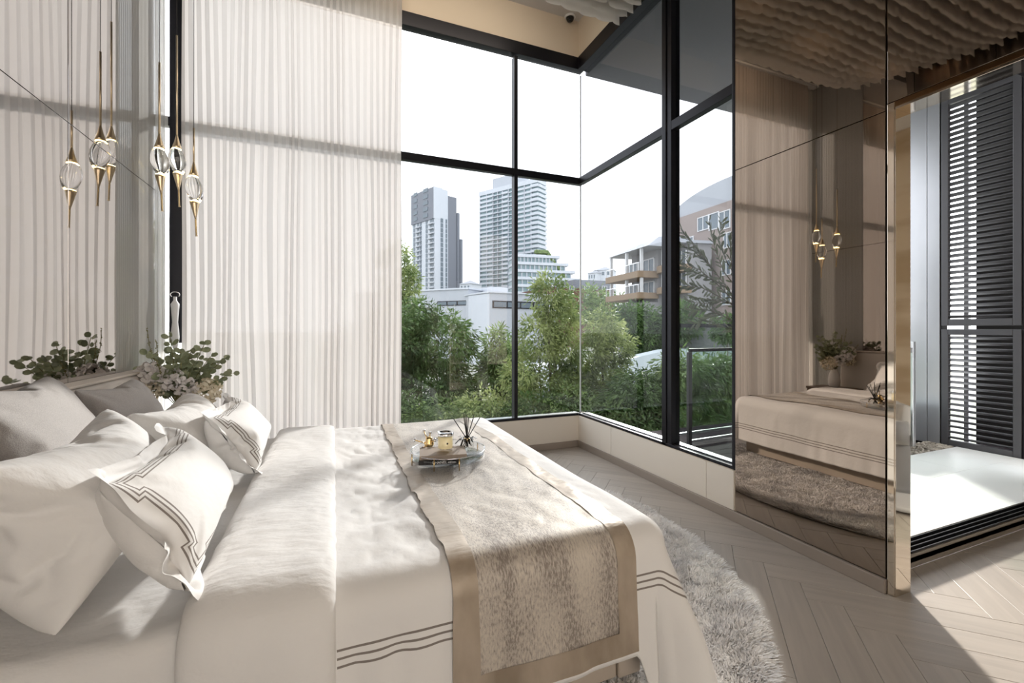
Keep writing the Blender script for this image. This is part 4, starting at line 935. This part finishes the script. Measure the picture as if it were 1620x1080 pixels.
# low white modern building
b = Bld('white_building', 560, 38, 741, 33, 'low white flat roofed building left, long strip window')
z1 = b.xz(700, 459)[1]; b.box('body', M['conc'], 0, b.w, 0, 8, 0, z1); b.box('parapet', M['conc2'], -.1, b.w+.1, -.1, 8, z1, z1+.12)
x0, zz0 = b.xz(692, 484); x1, zz1 = b.xz(740, 475); b.box('strip_window', M['black'], x0, x1-.02, -.04, 0, zz0, zz1)
for k in range(3): MB().box(x0+.08+k*(x1-x0)/3, x0+(k+1)*(x1-x0)/3-.05, -.06, -.04, zz0+.06, zz1-.06).build('pane', M['winblue'], b.r, local=True)
b = Bld('white_building', 741, 32.5, 774, 30, 'narrow return face of the low white building beside the mullion')
z1 = b.xz(774, 464)[1]; b.box('body', M['conc2'], 0, b.w, 0, 6, 0, z1)
b = Bld('white_building', 774.5, 30, 877, 33, 'low white flat roofed building centre, strip window under the glass tower')
z1 = b.xz(800, 464)[1]; b.box('body', M['conc'], 0, b.w, 0, 7.5, 0, z1); b.box('parapet', M['conc2'], -.1, b.w+.1, -.1, 7.5, z1, z1+.1)
b.box('plant_room', M['conc2'], b.xz(812)[0], b.xz(838)[0], 3, 6, z1+.1, z1+.75)
x0, zz0 = b.xz(779, 487); x1, zz1 = b.xz(862, 478.5); b.box('strip_window', M['black'], x0, x1, -.05, 0, zz0, zz1)
for k in range(4): MB().box(x0+.1+k*(x1-x0)/4, x0+(k+1)*(x1-x0)/4-.03, -.07, -.05, zz0+.08, zz1-.08).build('pane', M['curt'], b.r, local=True)
b.box('lower_ledge', M['conc2'], 0, b.w, -.3, 0, b.xz(800, 531)[1]-.35, b.xz(800, 531)[1])
# brick building and far houses
b = Bld('brick_building', 868, 62, 972, 66, 'dark red brick building between white building and balconied house')
z1 = b.xz(900, 441)[1]; b.box('body', M['redb'], 0, b.w, 0, 10, 0, z1-1.3); b.box('attic', M['dkgrey'], b.w*.4, b.w, .3, 10, z1-1.3, z1)
for px_0 in (880, 900, 924, 938, 952): b.window(px_0, px_0+8, 452, 459, 2, proud=.1)
for px_0 in (924, 938, 952): b.window(px_0, px_0+8, 465, 472, 2, proud=.1)
for i_, (pl_, pr_, yt, lab) in enumerate(((930, 943, 432, 'small far white house with pointed grey roof'), (941, 968, 427, 'larger far white house with pyramid roof beside the balconied house'), (727, 745, 449, 'far pale low block just right of the slim tower'))):
    b = Bld('far_house', pl_, 120, pr_, 118, lab); z1 = b.xz((pl_+pr_)/2, yt)[1]; b.box('body', M['conc2'], 0, b.w, 0, 5, 0, z1)
    mb = MB(); mb.add([(-.3, -.3, z1), (b.w+.3, -.3, z1), (b.w+.3, 5, z1), (-.3, 5, z1), (b.w/2, 2.4, z1+1.2)], [(0, 1, 4), (1, 2, 4), (2, 3, 4), (3, 0, 4), (3, 2, 1, 0)]); mb.build('roof', M['roofg'], b.r, local=True)
    for k in range(3): b.box('window', M['winblue'], b.w*(.12+.3*k), b.w*(.26+.3*k), -.05, 0, z1-1.4, z1-.5)
# balconied house
b = Bld('balcony_house', 967, 33, 1016, 29, 'grey house with ochre balconies seen left of the thick mullion')
zr = b.xz(967, 408)[1]; b.box('body', M['greyw'], .9, b.w, 1.2, 3.5, 0, zr)
mb = MB(); mb.add([(-.2, -.2, zr), (b.w+1.0, -.2, zr), (b.w+1.0, 3.6, zr), (-.2, 3.6, zr), (b.w+.4, 1.0, zr+.75), (b.w+.9, 2.8, zr+.8)], [(0, 1, 4), (1, 2, 5, 4), (0, 4, 5, 3), (2, 3, 5), (3, 2, 1, 0)]); mb.build('roof', M['roofg'], b.r, local=True)
for py0, py1 in ((434, 444), (466, 475)):
    za = b.xz(990, py1)[1]; zb_ = b.xz(990, py0)[1]; b.box('balcony', M['ochre'], -.25, b.w+.1, -.35, 1.2, za, zb_, r=.02)
    rl = MB()
    for k in range(9): rl.box(-.2+k*(b.w+.2)/8, -.17+k*(b.w+.2)/8, -.33, -.30, zb_, zb_+.5)
    rl.box(-.2, b.w+.1, -.34, -.29, zb_+.5, zb_+.54); rl.build('rail', M['alu'], b.r, local=True)
for xx in (-.05, b.w*.52, b.w-.15): b.box('column', M['wframe'], xx, xx+.16, -.1, .08, b.xz(990, 475)[1], zr)
for k, (f0, f1) in enumerate(((.12, .42), (.60, .92))):
    for py0, py1 in ((412, 434), (447, 466)):
        w_ = MB(); x0, x1 = b.w*f0, b.w*f1; za, zb_ = b.xz(990, py1)[1], b.xz(990, py0)[1]; w_.box(x0, x0+.07, 1.1, 1.2, za, zb_); w_.box(x1-.07, x1, 1.1, 1.2, za, zb_); w_.box((x0+x1)/2, (x0+x1)/2+.06, 1.1, 1.2, za, zb_); w_.box(x0, x1, 1.1, 1.2, zb_-.07, zb_)
        q = w_.build('window', M['wframe'], b.r, local=True); MB().box(x0+.07, x1-.07, 1.15, 1.2, za, zb_-.07).build('pane', M['curt'], q, local=True)
b.box('ground_floor', M['greyw'], .5, b.w, .3, 1.2, 0, b.xz(990, 480)[1])
b = Bld('side_house', 1014, 31, 1050, 28, 'recessed grey house wing with rounded balconies behind the thick mullion')
zr = b.xz(1030, 392)[1]; b.box('body', M['greyw'], 0, b.w+.3, 1.5, 3.2, 0, zr); b.box('roof_edge', M['roofg'], b.w*.3, b.w+.5, .2, 3.2, zr, zr+.18)
for py0, py1 in ((421, 432), (455, 465)):
    za, zb_ = b.xz(1040, py1)[1], b.xz(1040, py0)[1]; mb = MB(); pts = [(b.w*.34+1.5-1.5*math.cos(t), 1.5-1.5*math.sin(t)) for t in np.linspace(0, PI/2, 8)]+[(b.w+.6, 0), (b.w+.6, 1.6)]
    pts = [(b.w*.34, 1.6)]+pts; n_ = len(pts); mb.add([(x, y, za) for x, y in pts]+[(x, y, zb_) for x, y in pts], [(i, (i+1) % n_, n_+(i+1) % n_, n_+i) for i in range(n_)]+[tuple(range(n_-1, -1, -1)), tuple(range(n_, 2*n_))]); mb.build('balcony', M['ochre'], b.r, local=True)
for xx in (.40, .70, .98): b.box('column', M['wframe'], b.w*xx, b.w*xx+.14, .35, .5, b.xz(1040, 465)[1], zr)
for py0, py1 in ((400, 420), (434, 454), (478, 500)):
    x0, z1_ = b.xz(1034, py0); x1, z0_ = b.xz(1052, py1); w_ = MB()
    for k in range(4): w_.box(x0+k*(x1-x0)/3, x0+k*(x1-x0)/3+.06, 1.42, 1.5, z0_, z1_)
    q = w_.build('window', M['wframe'], b.r, local=True); MB().box(x0, x1, 1.46, 1.5, z0_, z1_).build('pane', M['curt'], q, local=True)
# mauve brick apartment building with barrel roof
b = Bld('apartment_building', 1058, 33, 1230, 24.5, 'mauve brick apartment building with pale barrel vault roof behind the olive tree')
zr = b.xz(1073, 345)[1]; b.box('body', M['brick'], 0, b.w, 0, 10, 0, zr)
n_ = 20; xv = b.xz(1150)[0]; prof = [(xv*t, zr+1.55*math.sqrt(max(0, 1-(1-t)**2))) for t in np.linspace(0, 1, n_)]+[(b.w, zr+1.55), (b.w, zr), (0, zr)]
mb = MB(); k_ = len(prof); mb.add([(x, .1, z) for x, z in prof]+[(x, 9, z) for x, z in prof], [(i, i+k_, (i+1) % k_+k_, (i+1) % k_) for i in range(k_)]+[tuple(range(k_)), tuple(range(2*k_-1, k_-1, -1))]); mb.build('vault_roof', M['roofg'], b.r, local=True)
for args in ((1104, 1122, 345, 362, 2), (1122, 1138, 339, 361, 1), (1138, 1156, 336, 360, 2), (1145, 1157, 369, 391, 2), (1142, 1157, 412, 434, 2), (1079, 1098, 420, 442, 3), (1104, 1118, 418, 440, 2), (1079, 1098, 463, 481, 3), (1104, 1116, 461, 480, 2), (1142, 1157, 460, 482, 2), (1079, 1098, 499, 512, 3), (1104, 1112, 499, 512, 1), (1138, 1156, 500, 511, 2), (1079, 1098, 378, 400, 3)): b.window(*args)
x0, _ = b.xz(1059); x1, _ = b.xz(1072)
b.box('bay_glass', M['curt'], x0, x1, -.25, 0, b.xz(1065, 520)[1], zr-.1)
for py in (350, 372, 395, 415, 450, 478, 505):
    big = py in (415, 450); b.box('bay_band', M['ochre'] if big else M['wframe'], x0-.02, x1+.05, -.33, 0, b.xz(1065, py+(7 if big else 1.2))[1], b.xz(1065, py)[1])
for xx in (x0, (x0+x1)/2, x1-.02): b.box('bay_mullion', M['wframe'], xx, xx+.07, -.31, -.02, b.xz(1065, 520)[1], zr-.1)
# garden wall and pale path
b = Bld('garden_wall', 1050, 21, 1240, 19, 'low grey concrete garden wall in front of the apartment building')
b.box('wall', M['greyw'], 0, b.w, 0, .4, 0, b.xz(1100, 517)[1]); b.box('coping', M['conc'], -.1, b.w+.1, -.08, .48, b.xz(1100, 517)[1], b.xz(1100, 517)[1]+.08)
pts = [(P(930, 590, 9.3), P(930, 580, 10.0)), (P(985, 573, 12.2), P(985, 565, 13.6)), (P(1040, 560, 16.5), P(1040, 553.5, 19)), (P(1100, 554, 19), P(1100, 547, 22)), (P(1170, 553, 19), P(1170, 546, 22))]
mb = MB(); zt_ = .42; v = []
for a, c_ in pts: v += [(a.x, a.y, zt_), (c_.x, c_.y, zt_), (a.x, a.y, GZ), (c_.x, c_.y, GZ)]
mb.add(v, [q for i in range(4) for q in ((i*4, i*4+4, i*4+5, i*4+1), (i*4+2, i*4+6, i*4+4, i*4), (i*4+1, i*4+5, i*4+7, i*4+3))]+[(0, 1, 3, 2), (16, 18, 19, 17)])
q = mb.build('pool_wall', mat('pale_pool_rim', (.42, .47, .50), .5), loc=(pts[2][0].x, pts[2][0].y, GZ)); tag(q, 'long pale low wall running behind the hedge outside the right window', 'wall')
# parked cars seen between trunks
def car(px, py, d, rz, label):
    p = P(px, py, d); r = empty('car', (p.x, p.y, GZ), rz, label=label, cat='car')
    bm = bmesh.new(); prof = [(-2.1, .35), (-2.15, .75), (-1.9, .95), (-1.2, 1.0), (-.7, 1.42), (.7, 1.45), (1.4, 1.0), (2.0, .85), (2.15, .6), (2.1, .35)]
    mb = MB(); n_ = len(prof); mb.add([(x, -.85, z) for x, z in prof]+[(x, .85, z) for x, z in prof], [(i, (i+1) % n_, n_+(i+1) % n_, n_+i) for i in range(n_)]+[tuple(range(n_-1, -1, -1)), tuple(range(n_, 2*n_))]); mb.build('body', M['conc2'], r, local=True); bm.free()
    for s_ in (-1, 1): MB().add([(-1.0, s_*.86, 1.02), (-.65, s_*.86, 1.35), (.62, s_*.86, 1.37), (1.1, s_*.86, 1.02)], [(0, 1, 2, 3)] if s_ < 0 else [(3, 2, 1, 0)]).build('side_glass', M['black'], r, local=True)
    for x in (-1.3, 1.35):
        for s_ in (-.8, .8): MB().lathe([(0, -.1), (.32, -.1), (.32, .1), (0, .1)], (x, s_, .32), 16, ax=(0, 1, 0)).build('wheel', M['black_matt'], r, local=True)
car(872, 600, 13.5, .5, 'white car parked beyond the trunks left of the window corner')

def foliage(name, centre, blobs, n, L_, wd, mat_, parent, droop=.5, seed=1, clump=.16, per=26):
    rg = np.random.default_rng(seed); bl = np.array([b_ for b_ in blobs], float); vol = np.prod(bl[:, 3:], 1)**(2/3); vol /= vol.sum()
    nc = max(1, n//per); which = rg.choice(len(bl), nc, p=vol); d = rg.normal(size=(nc, 3)); d /= np.linalg.norm(d, axis=1, keepdims=True)
    rad = rg.uniform(.35, 1, (nc, 1))**.45; cc = bl[which, :3]+d*rad*bl[which, 3:]
    c = np.repeat(cc, per, 0); m = len(c); q = rg.normal(size=(m, 3)); q /= np.linalg.norm(q, axis=1, keepdims=True); c = c+q*rg.uniform(.1, 1, (m, 1))*clump
    dr = q*.8+np.repeat(d, per, 0)*.5+rg.normal(0, .25, (m, 3)); dr[:, 2] -= droop; dr /= np.linalg.norm(dr, axis=1, keepdims=True)
    u = rg.normal(size=(m, 3)); u[:, 2] += 1.2; sd = np.cross(dr, u); sd /= np.linalg.norm(sd, axis=1, keepdims=True); nn = np.cross(sd, dr)
    l = L_*rg.uniform(.6, 1.25, (m, 1)); w_ = wd*rg.uniform(.7, 1.2, (m, 1)); V = np.stack([c, c+dr*l*.45+sd*w_/2-nn*w_*.15, c+dr*l, c+dr*l*.45-sd*w_/2-nn*w_*.15], 1).reshape(-1, 3)
    V = V+np.array(centre); k = np.arange(m)*4
    return npmesh(name, V, np.stack([k, k+1, k+2, k+3], 1), mat_, parent, False, kind='stuff')
def tree(name, px, py, d, blobs, n, L_, wd, mk, label, cat='tree', trunk=True, droop=.5, seed=1, clump=.16, group=None, base=None):
    c = P(px, py, d); r = empty(name, (c.x, c.y, base if base is not None else GZ), label=label, cat=cat, group=group)
    foliage('foliage', c, blobs, n, L_, wd, M[mk], r, droop, seed, clump)
    if trunk:
        rg = random.Random(seed); tb_ = MB(); base_ = Vector((c.x, c.y, base if base is not None else GZ))
        for k, bl in enumerate(blobs[:7]):
            e = c+Vector(bl[:3]); e = e+Vector((0, 0, bl[5]*.3)); pts = [base_.lerp(e, t)+Vector((math.sin(t*5+k)*.05, math.cos(t*4+k)*.05, 0))*(t*(1-t)*4)+Vector((0, 0, 0)) for t in np.linspace(0, 1, 8)]
            tb_.tube(pts, list(np.linspace(.045, .008, 8)*(1.0 if k == 0 else .6)), 7)
        tb_.build('trunk', M['trunk'], r, True)
    return r
tree('bushy_tree', 668, 570, 9, [(-.6, 0, .25, .8, .8, .75), (.35, 0, .35, .75, .8, .7), (0, 0, -.5, 1.1, .9, .8), (.5, -.2, -.9, .6, .6, .6), (-1.1, 0, -.2, .9, .8, 1.0), (-.1, .1, .8, .5, .5, .4)], 30000, .13, .036, 'leaf_dark', 'big dark bushy tree just right of the curtain', seed=2, droop=.7)
tree('slender_tree', 626, 445, 13, [(0, 0, .3, .55, .5, .9), (.35, 0, -.2, .4, .4, .6), (.1, 0, -.8, .5, .4, .6)], 5000, .14, .04, 'leaf_light', 'slender pale tree rising above the bushy tree beside the curtain edge', seed=3)
tree('young_tree', 790, 590, 9.5, [(0, 0, .4, .35, .4, .6), (-.15, 0, -.2, .45, .4, .6), (.3, 0, -.1, .4, .4, .6), (.1, 0, -.9, .6, .5, .6)], 12000, .13, .04, 'leaf_mid', 'young mid green tree left of the slim mullion', seed=4, droop=.7)
tree('airy_tree', 868, 520, 7.6, [(0, 0, .55, .30, .3, .38), (.2, 0, .15, .38, .35, .35), (-.2, 0, -.2, .38, .35, .4), (.3, 0, -.4, .35, .35, .35), (-.5, 0, -.75, .35, .35, .4), (.1, 0, -1.0, .5, .4, .4), (.45, 0, -1.1, .35, .3, .4)], 13000, .085, .03, 'leaf_light', 'tall airy light green tree left of the glass window corner', seed=5, clump=.14)
tree('airy_tree', 952, 560, 8.2, [(0, 0, .45, .35, .3, .4), (.3, 0, .15, .35, .3, .4), (-.3, 0, 0, .35, .3, .4), (.1, 0, -.4, .45, .4, .4), (-.2, 0, -.9, .45, .4, .45), (.35, 0, -.8, .3, .3, .4)], 13000, .085, .03, 'leaf_light', 'airy light green tree right of the glass window corner', seed=6, clump=.14)
tree('dense_bush', 1003, 640, 7.2, [(0, 0, 0, .5, .5, .5), (.25, 0, .25, .35, .4, .3), (-.25, 0, -.3, .5, .5, .45), (.3, 0, -.5, .4, .4, .5)], 12000, .12, .03, 'leaf_dark', 'dense dark bush left of the thick mullion', cat='bush', seed=7, droop=.9)
tree('hedge', 1100, 620, 7.4, [(-.3, 0, .15, .45, .5, .5), (.35, 0, .1, .5, .5, .5), (0, 0, -.4, .8, .5, .5), (.9, 0, 0, .5, .5, .6), (-.55, 0, -.3, .35, .4, .5), (.6, 0, -.7, .8, .5, .5)], 26000, .14, .034, 'leaf_mid', 'thick drooping green hedge behind the glass railings', cat='hedge', seed=8, droop=.9, trunk=False)
for i_, (px_0, py_0, d_0, mk, lb, s3) in enumerate(((700, 655, 7.5, 'leaf_mid', 'low green shrub under the big dark bushy tree', .4), (770, 650, 7.2, 'leaf_light', 'low pale shrub left of the slim mullion above the sill', .4), (845, 655, 7.0, 'leaf_dark', 'low dark shrub right of the slim mullion above the sill', .35), (900, 640, 7.2, 'leaf_mid', 'low green shrub at the foot of the window corner', .4), (640, 660, 7.5, 'leaf_dark', 'low dark shrub at the curtain edge', .45), (960, 665, 6.8, 'leaf_mid', 'low mid green shrub right of the window corner', .35), (1050, 680, 6.6, 'leaf_dark', 'low dark shrub behind the thick mullion', .45))):
    tree('shrub', px_0, py_0, d_0, [(0, 0, 0, s3*1.4, s3, s3*.8), (.3, .1, -.2, s3, s3, s3), (-.4, .1, -.25, s3, s3, s3), (0, 0, -.6, s3*1.6, s3, s3)], 5200, .08, .03, mk, lb, cat='shrub', seed=20+i_, trunk=False, group='low shrubs outside the windows')
tree('far_tree', 1010, 520, 21, [(0, 0, 0, 1.2, 1, 1.2), (-.7, 0, .3, .8, .8, .8), (.6, 0, -.8, 1, 1, 1)], 9000, .22, .08, 'leaf_dark', 'dark round tree in front of the balconied house', seed=31, clump=.3)
tree('far_tree', 1080, 508, 20.5, [(0, 0, 0, .9, .8, .8), (-.5, 0, -.3, .6, .6, .7)], 5000, .22, .08, 'leaf_dark', 'dark tree at the foot of the apartment building left', seed=32, clump=.3)
tree('far_tree', 1150, 522, 18.5, [(0, 0, 0, .6, .6, .5), (.5, 0, .1, .5, .5, .6)], 4000, .18, .07, 'leaf_dark', 'small dark tree above the railings at the mirror edge', seed=33, clump=.25)
tree('far_tree', 925, 480, 50, [(0, 0, 0, 4, 2, 2.0), (4, 0, -1, 4, 2, 2)], 4000, .6, .2, 'leaf_mid', 'row of distant trees before the brick building', seed=34, clump=.8)
# olive tree on the terrace
ol = empty('olive_tree', (4.62, 3.45, .02), label='olive tree in a pot on the deck, branches reaching across the right window', cat='tree')
MB().lathe([(0, 0), (.15, 0), (.20, .36), (.21, .38), (.185, .38), (.18, .33), (0, .33)], (4.62, 3.45, .02), 28).build('pot', M['greyw'], ol, True)
D_ = 4.85
hub = P(1185, 500, 4.95)
MB().tube([(4.62, 3.45, .3), (4.60, 3.48, .9), tuple(hub.lerp(Vector((4.6, 3.5, 1.2)), .3)), tuple(hub)], [.03, .024, .018, .014], 8).build('trunk', M['trunk'], ol, True)
leafm = None; ro = random.Random(12)
brs = [[(1185, 500), (1150, 455), (1120, 415), (1095, 385), (1080, 368)], [(1185, 500), (1140, 470), (1110, 455), (1085, 452), (1068, 462)], [(1185, 480), (1145, 430), (1130, 390), (1122, 350)], [(1185, 470), (1150, 415), (1137, 380), (1142, 352)], [(1185, 520), (1145, 500), (1115, 488), (1095, 492)], [(1175, 490), (1135, 450), (1105, 425), (1080, 420)], [(1150, 455), (1115, 435), (1090, 432)], [(1130, 430), (1105, 400), (1075, 385), (1063, 378)], [(1185, 520), (1150, 520), (1120, 507)], [(1160, 480), (1130, 475), (1100, 470)], [(1120, 415), (1100, 400), (1078, 408)], [(1160, 440), (1155, 400), (1156, 370)], [(1145, 495), (1115, 505), (1098, 512)], [(1140, 470), (1120, 480), (1090, 478)]]
for bi, br in enumerate(brs):
    ctrl = [P(a, b_, D_+ro.uniform(-.12, .12)) for a, b_ in br]; pts = []
    for i in range(len(ctrl)-1):
        for t in np.linspace(0, 1, 7)[:-1]: pts.append(ctrl[i].lerp(ctrl[i+1], t))
    pts.append(ctrl[-1])
    bo = MB().tube(pts, list(np.linspace(.007, .0018, len(pts))), 6).build('branch', M['trunk'], ol, True)
    for i in range(3, len(pts)):
        t_ = (pts[i]-pts[i-1]).normalized()
        for s_ in (-1, 1):
            side = t_.cross(Vector((.3, -.9, .2))).normalized()*s_; dd = (t_*.9+side*ro.uniform(.5, 1.0)+Vector((ro.uniform(-.2, .2), ro.uniform(-.4, .4), ro.uniform(-.3, .2)))).normalized()
            if leafm is None:
                lb = MB(); disc_leaf(lb, Vector((0, 0, 0)), Vector((1, 0, 0)), Vector((0, 0, 1)), .10, .026); lo_ = lb.build('leaf', M['leaf_olive'], bo, local=True); leafm = lo_
            else: lo_ = leafm.copy(); C.objects.link(lo_); lo_.parent = bo
            o3 = org(ol); p = pts[i]-o3; lo_.location = p; up = Vector((ro.uniform(-.5, .5), -1, ro.uniform(-.2, .8))).normalized()
            xq = dd; yq = up.cross(xq).normalized(); zq = xq.cross(yq); s1 = ro.uniform(.75, 1.2)
            lo_.rotation_euler = Matrix((xq, yq, zq)).transposed().to_euler(); lo_.scale = (s1, s1, s1)
